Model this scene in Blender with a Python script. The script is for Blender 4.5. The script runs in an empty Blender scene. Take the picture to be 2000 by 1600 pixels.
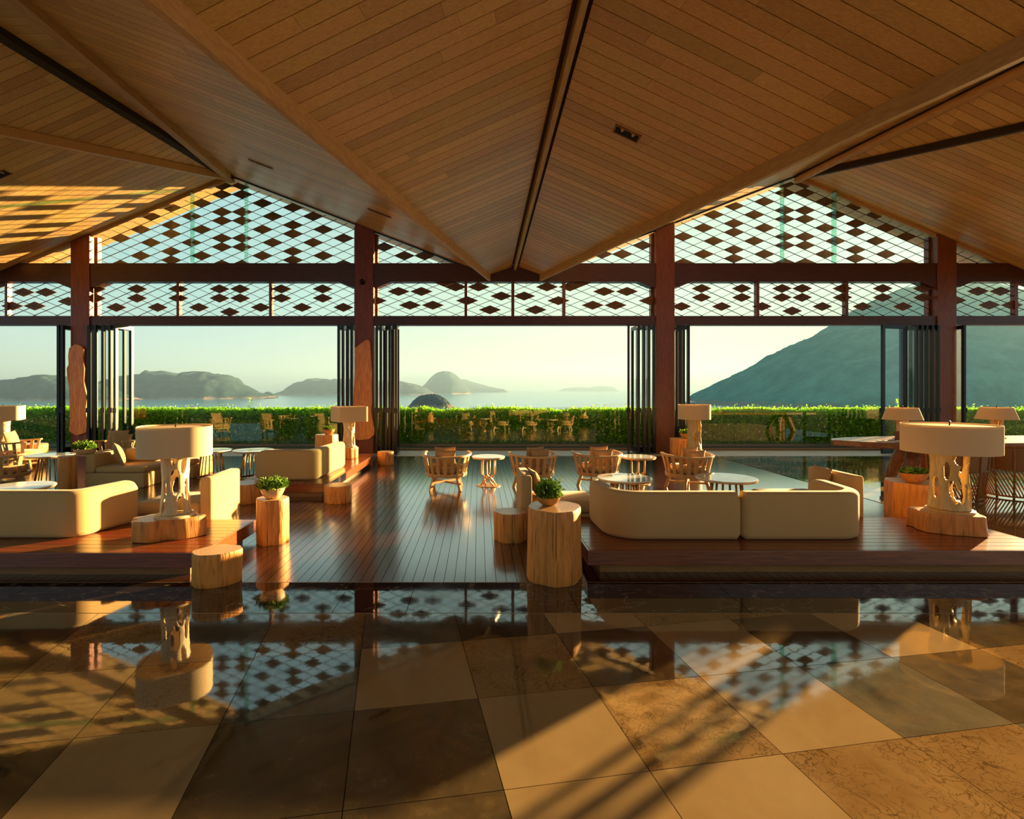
import bpy, bmesh, math, random
from mathutils import Vector, Matrix
R = random.Random(7)
scene = bpy.context.scene
col = scene.collection
rad = math.radians

# ------------------------------------------------------------------ camera
cam_d = bpy.data.cameras.new('camera')
cam = bpy.data.objects.new('camera', cam_d)
col.objects.link(cam)
cam.location = (0, 0, 1.6)
cam.rotation_euler = (rad(90), 0, 0)
cam_d.sensor_width = 36
cam_d.lens = 18.36
cam_d.shift_x = 0.0325
cam_d.shift_y = -0.02
cam_d.clip_end = 30000
scene.camera = cam

# ------------------------------------------------------------------ world
BULB = 0.0
SUN_AZ, SUN_EL = rad(53), rad(7.5)
sunv = Vector((math.sin(SUN_AZ)*math.cos(SUN_EL), math.cos(SUN_AZ)*math.cos(SUN_EL), math.sin(SUN_EL)))
world = bpy.data.worlds.new('sky')
scene.world = world
world.use_nodes = True
wt = world.node_tree
wt.nodes.clear()
def wn(t, **k):
    n = wt.nodes.new(t)
    for a, b in k.items(): setattr(n, a, b)
    return n
def wl(a, b): wt.links.new(a, b)
tc = wn('ShaderNodeTexCoord')
sep = wn('ShaderNodeSeparateXYZ'); wl(tc.outputs['Generated'], sep.inputs[0])
dot = wn('ShaderNodeVectorMath', operation='DOT_PRODUCT')
wl(tc.outputs['Generated'], dot.inputs[0])
az0 = rad(28)
dot.inputs[1].default_value = (math.sin(az0), math.cos(az0), 0)
warm = wn('ShaderNodeMapRange', interpolation_type='SMOOTHSTEP'); wl(dot.outputs['Value'], warm.inputs[0])
warm.inputs[1].default_value = 0.5; warm.inputs[2].default_value = 1.0
hi = wn('ShaderNodeMapRange', interpolation_type='SMOOTHSTEP'); wl(sep.outputs['Z'], hi.inputs[0])
hi.inputs[1].default_value = -0.01; hi.inputs[2].default_value = 0.17
hi2 = wn('ShaderNodeMapRange', interpolation_type='SMOOTHSTEP'); wl(sep.outputs['Z'], hi2.inputs[0])
hi2.inputs[1].default_value = 0.1; hi2.inputs[2].default_value = 0.9
def wmix(f, a, b):
    m = wn('ShaderNodeMix', data_type='RGBA'); wl(f, m.inputs[0])
    for i, c in ((6, a), (7, b)):
        if isinstance(c, tuple): m.inputs[i].default_value = c + (1,)
        else: wl(c, m.inputs[i])
    return m.outputs[2]
low = wmix(warm.outputs[0], (0.62, 0.80, 0.83), (0.80, 0.59, 0.34))
mid = wmix(warm.outputs[0], (0.40, 0.72, 0.76), (0.62, 0.78, 0.68))
top = wmix(hi2.outputs[0], mid, (0.30, 0.48, 0.62))
skyc = wmix(hi.outputs[0], low, top)
bg = wn('ShaderNodeBackground'); wl(skyc, bg.inputs[0]); bg.inputs[1].default_value = 0.9
wo = wn('ShaderNodeOutputWorld'); wl(bg.outputs[0], wo.inputs[0])

sun_d = bpy.data.lights.new('sun', 'SUN')
sun_d.energy = 60.0
sun_d.color = (1.0, 0.66, 0.28)
sun_d.angle = rad(0.9)
sun = bpy.data.objects.new('sun', sun_d); col.objects.link(sun)
sun.rotation_euler = sunv.to_track_quat('Z', 'Y').to_euler()

vs = scene.view_settings
vs.view_transform = 'Standard'; vs.look = 'None'; vs.gamma = 1.0; vs.use_curve_mapping = False
vs.exposure = 0.2

# ------------------------------------------------------------------ helpers
def tag(o, label=None, cat=None, group=None, kind=None):
    if label: o['label'] = label
    if cat: o['category'] = cat
    if group: o['group'] = group
    if kind: o['kind'] = kind
    return o
def empty(name, loc=(0, 0, 0), rz=0, label=None, cat=None, group=None):
    o = bpy.data.objects.new(name, None); col.objects.link(o)
    o.location = loc; o.rotation_euler = (0, 0, rz)
    o.empty_display_size = 0.1
    return tag(o, label, cat, group)
def link(name, me, parent=None, mat=None):
    o = bpy.data.objects.new(name, me); col.objects.link(o)
    if parent: o.parent = parent
    if mat is not None:
        if not len(me.materials):
            for m in (mat if isinstance(mat, (list, tuple)) else [mat]): me.materials.append(m)
    return o
def copy_tree(o, parent=None):
    c = o.copy(); col.objects.link(c)
    if parent: c.parent = parent
    for ch in o.children: copy_tree(ch, c)
    return c

class MB:
    def __init__(s): s.v = []; s.f = []; s.m = []
    def add(s, vs, fs, mi=0):
        b = len(s.v); s.v += [tuple(p) for p in vs]
        for f in fs: s.f.append([i+b for i in f]); s.m.append(mi)
    def box(s, x0, x1, y0, y1, z0, z1, mi=0):
        s.add([(x0,y0,z0),(x1,y0,z0),(x1,y1,z0),(x0,y1,z0),(x0,y0,z1),(x1,y0,z1),(x1,y1,z1),(x0,y1,z1)],
              [(3,2,1,0),(4,5,6,7),(0,1,5,4),(1,2,6,5),(2,3,7,6),(3,0,4,7)], mi)
    def beam(s, a, b, w, h, up=(0,0,1), mi=0):
        a, b, up = Vector(a), Vector(b), Vector(up)
        d = (b-a).normalized(); sd = d.cross(up).normalized(); u = sd.cross(d).normalized()
        vs = []
        for p in (a, b):
            for i, j in ((-1,-1),(1,-1),(1,1),(-1,1)): vs.append(p+sd*(w/2*i)+u*(h/2*j))
        s.add(vs, [(3,2,1,0),(4,5,6,7),(0,1,5,4),(1,2,6,5),(2,3,7,6),(3,0,4,7)], mi)
    def prism(s, pts, ext, mi=0):
        pts = [Vector(p) for p in pts]; ext = Vector(ext); n = len(pts)
        s.add(pts+[p+ext for p in pts], [tuple(range(n-1,-1,-1)), tuple(range(n,2*n))]+[(i,(i+1)%n,n+(i+1)%n,n+i) for i in range(n)], mi)
    def tube(s, pts, r, n=8, cap=True, mi=0, closed=False):
        pts = [Vector(p) for p in pts]; m = len(pts)
        rs = r if isinstance(r, (list, tuple)) else [r]*m
        vs = []; prev = None
        for i, p in enumerate(pts):
            if closed: d = pts[(i+1)%m]-pts[i-1]
            else: d = pts[min(i+1,m-1)]-pts[max(i-1,0)]
            d = d.normalized()
            ref = prev if prev is not None else (Vector((0,0,1)) if abs(d.z) < .9 else Vector((1,0,0)))
            a = ref - d*ref.dot(d)
            a = a.normalized() if a.length > 1e-6 else d.orthogonal().normalized()
            b = d.cross(a); prev = a
            for k in range(n):
                t = 2*math.pi*k/n
                vs.append(p+(a*math.cos(t)+b*math.sin(t))*rs[i])
        fs = []
        for i in range(m if closed else m-1):
            j = (i+1) % m
            for k in range(n): fs.append((i*n+k, i*n+(k+1)%n, j*n+(k+1)%n, j*n+k))
        if cap and not closed:
            fs.append(tuple(range(n-1,-1,-1))); fs.append(tuple(range((m-1)*n, m*n)))
        s.add(vs, fs, mi)
    def rings(s, rings, cap0=True, cap1=True, mi=0, capmi=None):
        n = len(rings[0]); vs = [p for r in rings for p in r]; fs = []
        for i in range(len(rings)-1):
            for k in range(n): fs.append((i*n+k, i*n+(k+1)%n, (i+1)*n+(k+1)%n, (i+1)*n+k))
        b = len(s.v); s.add(vs, fs, mi)
        c = mi if capmi is None else capmi
        if cap0: s.f.append([b+k for k in range(n-1,-1,-1)]); s.m.append(mi)
        if cap1: s.f.append([b+(len(rings)-1)*n+k for k in range(n)]); s.m.append(c)
    def lathe(s, prof, n=32, cx=0, cy=0, sx=1, sy=1, mi=0, cap0=True, cap1=True, capmi=None):
        s.rings([[(cx+r*math.cos(2*math.pi*k/n)*sx, cy+r*math.sin(2*math.pi*k/n)*sy, z) for k in range(n)] for r, z in prof], cap0, cap1, mi, capmi)
    def mesh(s, name, mats=None, smooth=False, angle=None):
        me = bpy.data.meshes.new(name)
        me.from_pydata(s.v, [], s.f)
        if mats is not None:
            for m in (mats if isinstance(mats, (list, tuple)) else [mats]): me.materials.append(m)
        if any(s.m): me.polygons.foreach_set('material_index', s.m)
        if smooth or angle:
            me.polygons.foreach_set('use_smooth', [True]*len(me.polygons))
            if angle: me.set_sharp_from_angle(angle=rad(angle))
        me.update()
        return me
    def build(s, name, mats, parent=None, smooth=False, angle=None, bevel=0):
        o = link(name, s.mesh(name, mats, smooth, angle), parent)
        if bevel:
            b = o.modifiers.new('bevel', 'BEVEL'); b.width = bevel; b.segments = 2; b.limit_method = 'ANGLE'
        return o

def rbox_mesh(name, w, d, h, r, mat, seg=3, puff=0.0):
    bm = bmesh.new(); bmesh.ops.create_cube(bm, size=1)
    bmesh.ops.scale(bm, vec=(w, d, h), verts=bm.verts)
    bmesh.ops.bevel(bm, geom=list(bm.edges), offset=r, segments=seg, profile=.5, affect='EDGES')
    bmesh.ops.translate(bm, vec=(0, 0, h/2), verts=bm.verts)
    me = bpy.data.meshes.new(name); bm.to_mesh(me); bm.free()
    me.materials.append(mat)
    me.polygons.foreach_set('use_smooth', [True]*len(me.polygons)); me.set_sharp_from_angle(angle=rad(50))
    return me

def clip(poly, n, c):                       # keep n.p >= c
    out = []
    for i in range(len(poly)):
        a, b = poly[i], poly[(i+1) % len(poly)]
        da, db = a[0]*n[0]+a[1]*n[1]-c, b[0]*n[0]+b[1]*n[1]-c
        if da >= 0: out.append(a)
        if (da >= 0) != (db >= 0):
            t = da/(da-db); out.append((a[0]+(b[0]-a[0])*t, a[1]+(b[1]-a[1])*t))
    return out

def strips(parent, poly, d, pitch, gap, th, mat, name='plank', joint=None, seed=1, off=0.0, v_origin=None):
    """boards laid along d inside the planar polygon; visible face on the polygon, body on the far (upper) side"""
    rr = random.Random(seed)
    P = [Vector(p) for p in poly]; o = P[0]
    n = (P[1]-P[0]).cross(P[2]-P[0]).normalized()
    if n.z < 0: n = -n
    u = Vector(d); u = (u-n*u.dot(n)).normalized(); v = n.cross(u)
    p2 = [((p-o).dot(u), (p-o).dot(v)) for p in P]
    v0 = 0 if v_origin is None else (Vector(v_origin)-o).dot(v)
    lo, hi_ = min(p[1] for p in p2), max(p[1] for p in p2)
    k = math.floor((lo-v0)/pitch); cnt = 0
    while v0+k*pitch < hi_:
        s = clip(p2, (0, 1), v0+k*pitch+gap/2); 
        if len(s) > 2: s = clip(s, (0, -1), -(v0+(k+1)*pitch-gap/2))
        k += 1
        if len(s) < 3: continue
        a, b = min(p[0] for p in s), max(p[0] for p in s)
        cuts = [a-1]
        if joint:
            x = a+rr.uniform(.2, joint[1])
            while x < b-.25: cuts.append(x); x += rr.uniform(*joint)
        cuts.append(b+1)
        for i in range(len(cuts)-1):
            q = clip(s, (1, 0), cuts[i]+.0012)
            if len(q) > 2: q = clip(q, (-1, 0), -(cuts[i+1]-.0012))
            if len(q) < 3: continue
            ar = abs(sum(q[j][0]*q[(j+1)%len(q)][1]-q[(j+1)%len(q)][0]*q[j][1] for j in range(len(q))))/2
            if ar < 1e-4: continue
            mb = MB(); mb.prism([o+u*x+v*y+n*off for x, y in q], n*th)
            mb.build(name, mat, parent); cnt += 1
    return cnt

# ------------------------------------------------------------------ materials
def srgb(r, g, b):
    f = lambda c: (c/255/12.92) if c/255 <= .04045 else ((c/255+.055)/1.055)**2.4
    return (f(r), f(g), f(b), 1)
class NT:
    def __init__(s, name):
        s.mat = bpy.data.materials.new(name); s.mat.use_nodes = True
        s.t = s.mat.node_tree; s.b = s.t.nodes['Principled BSDF']; s.out = s.t.nodes['Material Output']
    def n(s, t, ins=None, **k):
        n = s.t.nodes.new(t)
        for a, b in k.items(): setattr(n, a, b)
        if ins:
            for i, val in ins.items(): s.set(n, i, val)
        return n
    def set(s, n, i, val):
        if isinstance(val, bpy.types.NodeSocket): s.t.links.new(val, n.inputs[i])
        else: n.inputs[i].default_value = val
    def mix(s, f, a, b, blend='MIX'):
        m = s.n('ShaderNodeMix', data_type='RGBA', blend_type=blend)
        s.set(m, 0, f); s.set(m, 6, a); s.set(m, 7, b); return m.outputs[2]
    def ramp(s, f, stops):
        r = s.n('ShaderNodeValToRGB', {0: f}); e = r.color_ramp.elements
        while len(e) < len(stops): e.new(.5)
        for el, (p, c) in zip(e, stops): el.position = p; el.color = c
        return r.outputs[0]
    def coords(s, scale=(1,1,1), kind='Object', rot=(0,0,0), rnd=0):
        c = s.n('ShaderNodeTexCoord').outputs[kind]
        if rnd:
            oi = s.n('ShaderNodeObjectInfo').outputs['Random']
            mu = s.n('ShaderNodeMath', {0: oi, 1: rnd}, operation='MULTIPLY').outputs[0]
            c = s.n('ShaderNodeVectorMath', {0: c, 1: mu}, operation='ADD').outputs[0]
        return s.n('ShaderNodeMapping', {0: c, 2: rot, 3: scale}).outputs[0]
    def noise(s, vec, scale=5, detail=4, rough=.55, dist=0):
        return s.n('ShaderNodeTexNoise', {'Vector': vec, 'Scale': scale, 'Detail': detail, 'Roughness': rough, 'Distortion': dist}).outputs[0]
    def rand(s): return s.n('ShaderNodeObjectInfo').outputs['Random']
    def bump(s, h, strength=.2, dist=.01):
        s.set(s.b, 'Normal', s.n('ShaderNodeBump', {'Strength': strength, 'Distance': dist, 'Height': h}).outputs[0])

def simple(name, c, rough=.6, metal=0, spec=.5, **k):
    t = NT(name); t.b.inputs['Base Color'].default_value = c if len(c) == 4 else c+(1,)
    t.b.inputs['Roughness'].default_value = rough; t.b.inputs['Metallic'].default_value = metal
    t.b.inputs['Specular IOR Level'].default_value = spec
    for a, b in k.items(): t.b.inputs[a].default_value = b
    return t.mat
def wood(name, dark, light, scale, rough=.45, vary=.35, bump=.15, coat=0, coat_rough=.1, nscale=4, rot=(0,0,0), spec=.5, fleck=0):
    t = NT(name)
    v = t.coords(scale, rot=rot, rnd=37.0)
    g = t.noise(v, nscale, 6, .6, .6)
    c = t.ramp(g, [(.3, dark), (.7, light)])
    r = t.rand()
    hv = t.n('ShaderNodeHueSaturation', {4: c})
    mr = t.n('ShaderNodeMapRange', {0: r, 3: 1-vary, 4: 1+vary}).outputs[0]
    t.set(hv, 2, mr)
    r2 = t.n('ShaderNodeMath', {0: r, 1: 7.31}, operation='MULTIPLY').outputs[0]
    r2 = t.n('ShaderNodeMath', {0: r2}, operation='FRACT').outputs[0]
    t.set(hv, 0, t.n('ShaderNodeMapRange', {0: r2, 3: .49, 4: .51}).outputs[0])
    t.set(t.b, 'Base Color', hv.outputs[0])
    t.b.inputs['Roughness'].default_value = rough
    t.b.inputs['Specular IOR Level'].default_value = spec
    t.b.inputs['Coat Weight'].default_value = coat; t.b.inputs['Coat Roughness'].default_value = coat_rough
    if bump: t.bump(g, bump, .004)
    return t.mat

M = {}
M['ceil'] = wood('ceiling_wood', srgb(186,146,88), srgb(218,178,116), (1.2, 16, 16), .33, .16, .06, spec=.6)
M['ceil_back'] = simple('ceiling_groove', srgb(38,22,10), .9)
M['beam_pale'] = wood('pale_beam', srgb(176,140,88), srgb(202,168,112), (6, 1, 6), .5, .05, .05)
M['beam_dark'] = simple('dark_slot', srgb(46,32,16), .7)
M['slot'] = simple('ridge_slot_shade', srgb(92,62,32), .7)  # darker brown carries the shade of the ridge recess
M['col'] = wood('column_wood', srgb(88,38,16), srgb(140,68,30), (14, 14, 1.0), .4, .06, .1)
M['tie'] = wood('tie_beam_wood', srgb(58,28,14), srgb(84,42,22), (1.2, 14, 14), .4, .05, .1)
M['deck'] = wood('deck_wood', srgb(38,17,9), srgb(66,32,17), (18, 1.0, 18), .2, .3, .12, spec=.7, coat=.9, coat_rough=.15)
M['deck_base'] = simple('deck_gap', srgb(16,9,6), .9)
M['plat'] = wood('platform_wood', srgb(96,42,16), srgb(142,70,28), (1.0, 16, 16), .25, .15, .08, coat=.35, coat_rough=.12)
M['log'] = None
M['frame'] = wood('chair_wood', srgb(184,136,80), srgb(214,170,110), (9, 9, 3), .45, .06, .08)
M['slab'] = wood('slab_wood', srgb(196,108,40), srgb(242,170,86), (9, 9, 1.1), .35, .1, .2)
M['tablewood'] = wood('long_table_wood', srgb(92,54,26), srgb(156,104,56), (1.2, 8, 8), .3, .05, .2)
M['trunk'] = wood('trunk_wood', srgb(92,52,22), srgb(152,96,46), (8, 8, 1.4), .5, .1, .3)
M['rattan'] = wood('rattan', srgb(120,78,38), srgb(160,110,58), (10, 10, 4), .5, .05, .1)
M['bronze'] = simple('bronze_rod', srgb(196,150,84), .38, .55)
M['marbletop'] = None
M['black'] = simple('black_metal', srgb(26,24,22), .35, .3)
M['blackbox'] = simple('black_recess', srgb(8,8,8), .8)
M['white'] = simple('cream_paint', srgb(215,208,190), .6)
M['stone'] = None
M['leaf_dark'] = None

def log_mat(name, dark, light, vary=.12):
    t = NT(name)
    v = t.coords((9, 9, .9), rnd=11.0)
    g = t.noise(v, 3.2, 6, .62, .8)
    c = t.ramp(g, [(.28, dark), (.5, light), (.75, tuple(min(1, x*1.25) for x in light[:3])+(1,))])
    v2 = t.coords((26, 26, .35), rnd=5.0)
    w = t.noise(v2, 2.0, 2, .5, .3)
    crack = t.ramp(w, [(.30, (.12, .06, .03, 1)), (.36, (1, 1, 1, 1))])
    c2 = t.mix(1.0, c, crack, 'MULTIPLY')
    hv = t.n('ShaderNodeHueSaturation', {4: c2})
    t.set(hv, 2, t.n('ShaderNodeMapRange', {0: t.rand(), 3: 1-vary, 4: 1+vary}).outputs[0])
    t.set(t.b, 'Base Color', hv.outputs[0]); t.b.inputs['Roughness'].default_value = .5
    t.bump(g, .5, .02); return t.mat
M['log'] = log_mat('log_bark', srgb(146,84,28), srgb(210,138,58))
def logtop_mat():
    t = NT('log_top')
    v = t.coords((1,1,1), rnd=3.0)
    w = t.n('ShaderNodeTexWave', {'Vector': t.coords((1,1,0)), 'Scale': 9.0, 'Distortion': 2.5, 'Detail': 2.0}, wave_type='RINGS', rings_direction='Z').outputs[1]
    c = t.ramp(w, [(.0, srgb(204,160,106)), (1.0, srgb(192,146,92))])
    t.set(t.b, 'Base Color', c); t.b.inputs['Roughness'].default_value = .32; return t.mat
M['logtop'] = logtop_mat()
def fabric(name, c, rough=.9, vary=.04, sheen=.15):
    t = NT(name)
    g = t.noise(t.coords((1,1,1)), 420, 2, .5)
    g2 = t.noise(t.coords((1,1,1), rnd=9), 3, 3, .5)
    cc = t.mix(g2, tuple(x*.93 for x in c[:3])+(1,), c)
    t.set(t.b, 'Base Color', cc); t.b.inputs['Roughness'].default_value = rough
    t.b.inputs['Sheen Weight'].default_value = sheen; t.b.inputs['Specular IOR Level'].default_value = .2
    t.bump(g, .12, .002); return t.mat
M['sofa'] = fabric('beige_linen', srgb(192,158,104))
M['cush'] = fabric('tan_linen', srgb(176,140,96))
M['cush_pale'] = fabric('pale_linen', srgb(214,204,176))
M['leather'] = simple('brown_leather', srgb(134,92,48), .5)
def shade_mat():
    t = NT('lamp_shade_linen'); c = srgb(226,202,160)
    tr = t.n('ShaderNodeBsdfTranslucent', {0: c}); 
    t.b.inputs['Base Color'].default_value = c; t.b.inputs['Roughness'].default_value = .9; t.b.inputs['Specular IOR Level'].default_value = .1
    mx = t.n('ShaderNodeMixShader', {0: .22, 1: t.b.outputs[0], 2: tr.outputs[0]})
    t.t.links.new(mx.outputs[0], t.out.inputs[0]); return t.mat
M['shade'] = shade_mat()
M['drift'] = wood('driftwood', srgb(186,160,116), srgb(220,198,154), (8, 8, 2), .5, .05, .25)
M['drift_gold'] = wood('pale_driftwood', srgb(176,140,82), srgb(214,180,118), (8, 8, 2), .4, .05, .25)
def glass_mat(name, tint, refl=1.0, ior=1.45):
    t = NT(name); t.t.nodes.remove(t.b)
    tr = t.n('ShaderNodeBsdfTransparent', {0: tint}); gl = t.n('ShaderNodeBsdfGlossy', {0: (1,1,1,1), 1: .0})
    fc = t.n('ShaderNodeLayerWeight', {0: .5}).outputs['Facing']
    p5 = t.n('ShaderNodeMath', {0: fc, 1: 5.0}, operation='POWER').outputs[0]
    f = t.n('ShaderNodeMapRange', {0: p5, 3: .04*refl, 4: .8*refl}).outputs[0]
    mx = t.n('ShaderNodeMixShader', {0: f, 1: tr.outputs[0], 2: gl.outputs[0]})
    t.t.links.new(mx.outputs[0], t.out.inputs[0]); return t.mat
M['glass'] = glass_mat('clear_glass', (.93,.98,.96,1))
M['glass_fin'] = glass_mat('green_glass_edge', (.62,.86,.74,1), 1.0)
M['glass_rail'] = glass_mat('balustrade_glass', (.90,.96,.92,1))
M['wire'] = simple('lattice_bar', srgb(44,32,20), .5, .2)
def panel_mat():
    t = NT('lattice_panel')
    w = t.n('ShaderNodeTexWave', {'Vector': t.coords((1,1,1), rnd=4), 'Scale': 14.0, 'Distortion': 6.0, 'Detail': 3.0, 'Detail Scale': 1.5}, bands_direction='X').outputs[1]
    c = t.ramp(w, [(.0, srgb(66,40,18)), (.8, srgb(104,66,30)), (1.0, srgb(150,110,60))])
    t.set(t.b, 'Base Color', c); t.b.inputs['Roughness'].default_value = .5; t.bump(w, .4, .006); return t.mat
M['panel'] = panel_mat()
def tile(name, base, alt, kind):
    t = NT(name)
    v = t.coords((1,1,1), rnd=23.0)
    n1 = t.noise(v, 2.6, 6, .62, .5)
    c = t.ramp(n1, [(.32, base), (.68, alt)])
    if kind == 'crackle':
        n2 = t.noise(v, 4, 4, .6)
        vv = t.n('ShaderNodeVectorMath', {0: v, 1: t.n('ShaderNodeVectorMath', {0: t.n('ShaderNodeCombineXYZ', {0: n2, 1: n1}).outputs[0], 3: .35}, operation='SCALE').outputs[0]}, operation='ADD').outputs[0]
        vo = t.n('ShaderNodeTexVoronoi', {'Vector': vv, 'Scale': 24.0}, feature='DISTANCE_TO_EDGE').outputs[0]
        e = t.ramp(vo, [(.0, (.22,.16,.1,1)), (.07, (1,1,1,1))])
        msk = t.ramp(t.noise(v, 3.3, 5, .65), [(.36, (.12,.12,.12,1)), (.62, (.85,.85,.85,1))])
        c = t.mix(msk, c, e, 'MULTIPLY')
    if kind == 'dark':
        n3 = t.noise(v, 9, 8, .7)
        c = t.mix(t.ramp(n3, [(.5, (0,0,0,1)), (.75, (.55,.55,.55,1))]), c, srgb(120,96,62))
    if kind == 'vein':
        n2 = t.noise(t.coords((1, 1.6, 1), rnd=23.0), 2.2, 8, .6, 1.2)
        d = t.n('ShaderNodeMath', {0: n2, 1: .5}, operation='SUBTRACT').outputs[0]
        d = t.n('ShaderNodeMath', {0: d}, operation='ABSOLUTE').outputs[0]
        c = t.mix(t.ramp(d, [(.0, (.6,.6,.6,1)), (.012, (0,0,0,1))]), c, srgb(170,150,122))
    t.set(t.b, 'Base Color', c)
    rv = t.noise(t.coords((1,1,1)), 1.7, 3, .5)
    t.set(t.b, 'Roughness', t.n('ShaderNodeMapRange', {0: rv, 1: .3, 2: .7, 3: .015, 4: .06}).outputs[0])
    t.b.inputs['IOR'].default_value = 2.1
    t.bump(t.noise(t.coords((1,1,1)), 11, 2, .5), .012, .01)
    return t.mat
M['t_beige'] = tile('beige_stone', srgb(140,114,76), srgb(152,126,86), 'plain')
M['t_dark'] = tile('dark_stone', srgb(50,42,30), srgb(86,72,48), 'dark')
M['t_crack'] = tile('crackled_stone', srgb(118,90,54), srgb(142,112,70), 'crackle')
M['t_grey'] = tile('grey_blue_stone', srgb(66,64,54), srgb(110,100,78), 'dark')
M['border'] = tile('black_marble', srgb(20,16,13), srgb(38,30,24), 'vein')
M['grout'] = simple('grout', srgb(52,42,28), .8)
def stone_mat():
    t = NT('terrace_stone'); n = t.noise(t.coords((1,1,1)), 3, 5, .6)
    t.set(t.b, 'Base Color', t.ramp(n, [(.3, srgb(176,170,148)), (.7, srgb(205,198,176))])); t.b.inputs['Roughness'].default_value = .5; return t.mat
M['stone'] = stone_mat()
def marbletop():
    t = NT('white_marble_top'); n = t.noise(t.coords((1,1,1), rnd=6), 4, 6, .6, 1.0)
    t.set(t.b, 'Base Color', t.ramp(n, [(.4, srgb(206,202,190)), (.6, srgb(226,222,210))])); t.b.inputs['Roughness'].default_value = .06; return t.mat
M['marbletop'] = marbletop()
def leaf_mat(name, a, b, trans=.35):
    t = NT(name)
    n = t.noise(t.coords((1,1,1)), 9, 2, .6)
    c = t.ramp(n, [(.35, a), (.65, b)])
    t.set(t.b, 'Base Color', c); t.b.inputs['Roughness'].default_value = .6; t.b.inputs['Specular IOR Level'].default_value = .15
    tr = t.n('ShaderNodeBsdfTranslucent'); t.set(tr, 0, c)
    mx = t.n('ShaderNodeMixShader', {0: trans, 1: t.b.outputs[0], 2: tr.outputs[0]})
    t.t.links.new(mx.outputs[0], t.out.inputs[0]); return t.mat
M['hedge'] = leaf_mat('hedge_leaf', srgb(84,146,34), srgb(170,220,64), .5)
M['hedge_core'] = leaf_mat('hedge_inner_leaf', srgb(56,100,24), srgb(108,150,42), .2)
M['herb'] = leaf_mat('herb_leaf', srgb(62,104,30), srgb(140,170,60), .3)
M['blossom'] = simple('white_sparkle', srgb(225,225,205), .7)  # pale colour for light glinting through the hedge
M['soil'] = simple('soil', srgb(52,38,24), .95)
M['stem'] = simple('brown_stem', srgb(84,60,36), .8)
M['bowl'] = wood('bowl_wood', srgb(170,104,48), srgb(204,140,74), (6, 6, 6), .45, .1, .05)
def speck():
    t = NT('pierced_bowl'); v = t.n('ShaderNodeTexVoronoi', {'Vector': t.coords((1,1,1)), 'Scale': 22.0}).outputs[0]
    t.set(t.b, 'Base Color', t.ramp(v, [(.16, srgb(40,28,18)), (.2, srgb(206,176,128))])); return t.mat
M['speck'] = speck()
M['boxwood'] = simple('tissue_box_wood', srgb(112,58,28), .5)
M['paper'] = simple('white_paper', srgb(222,218,206), .6)

# ================================================================== landscape
def sea_mat():
    t = NT('sea_water')
    t.b.inputs['Base Color'].default_value = srgb(64,140,160); t.b.inputs['Roughness'].default_value = .12
    n = t.noise(t.coords((.02, .09, 1)), 1.0, 6, .6)
    t.bump(n, .35, 1.5); return t.mat
SEA = -35.0
mb = MB(); mb.add([(-14000,30,SEA),(14000,30,SEA),(14000,15000,SEA),(-14000,15000,SEA)], [(0,1,2,3)])
sea = mb.build('sea', sea_mat()); tag(sea, 'calm pale blue sea beyond the hedge', 'sea', kind='stuff')
mb = MB(); mb.box(-60, 60, -60, 17.5, -.6, -.12)
tag(mb.build('ground', simple('ground_soil', srgb(88,76,50), .95)), kind='structure')

def hill_mat(name, a, b, rock):
    t = NT(name)
    geo = t.n('ShaderNodeTexCoord').outputs['Object']
    n = t.noise(t.n('ShaderNodeMapping', {0: geo, 3: (.02,.02,.03)}).outputs[0], 1.0, 8, .65)
    c = t.ramp(n, [(.35, a), (.65, b)])
    z = t.n('ShaderNodeSeparateXYZ', {0: geo}).outputs['Z']
    zz = t.n('ShaderNodeMath', {0: z, 1: t.n('ShaderNodeMath', {0: n, 1: -30.0}, operation='MULTIPLY').outputs[0]}, operation='ADD').outputs[0]
    k = t.n('ShaderNodeMapRange', {0: zz, 1: SEA-14, 2: SEA-6, 3: 1.0, 4: 0.0}).outputs[0]
    c = t.mix(k, c, rock)
    t.set(t.b, 'Base Color', c); t.b.inputs['Roughness'].default_value = .95; t.b.inputs['Specular IOR Level'].default_value = .1
    t.bump(n, 1.0, 6); return t.mat
HM2 = hill_mat('mountain_forest', srgb(34,112,98), srgb(66,142,118), srgb(120,112,96))
HM = hill_mat('forest_hill', srgb(20,44,50), srgb(44,68,66), srgb(150,126,104))
from mathutils import noise as mnoise
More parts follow.
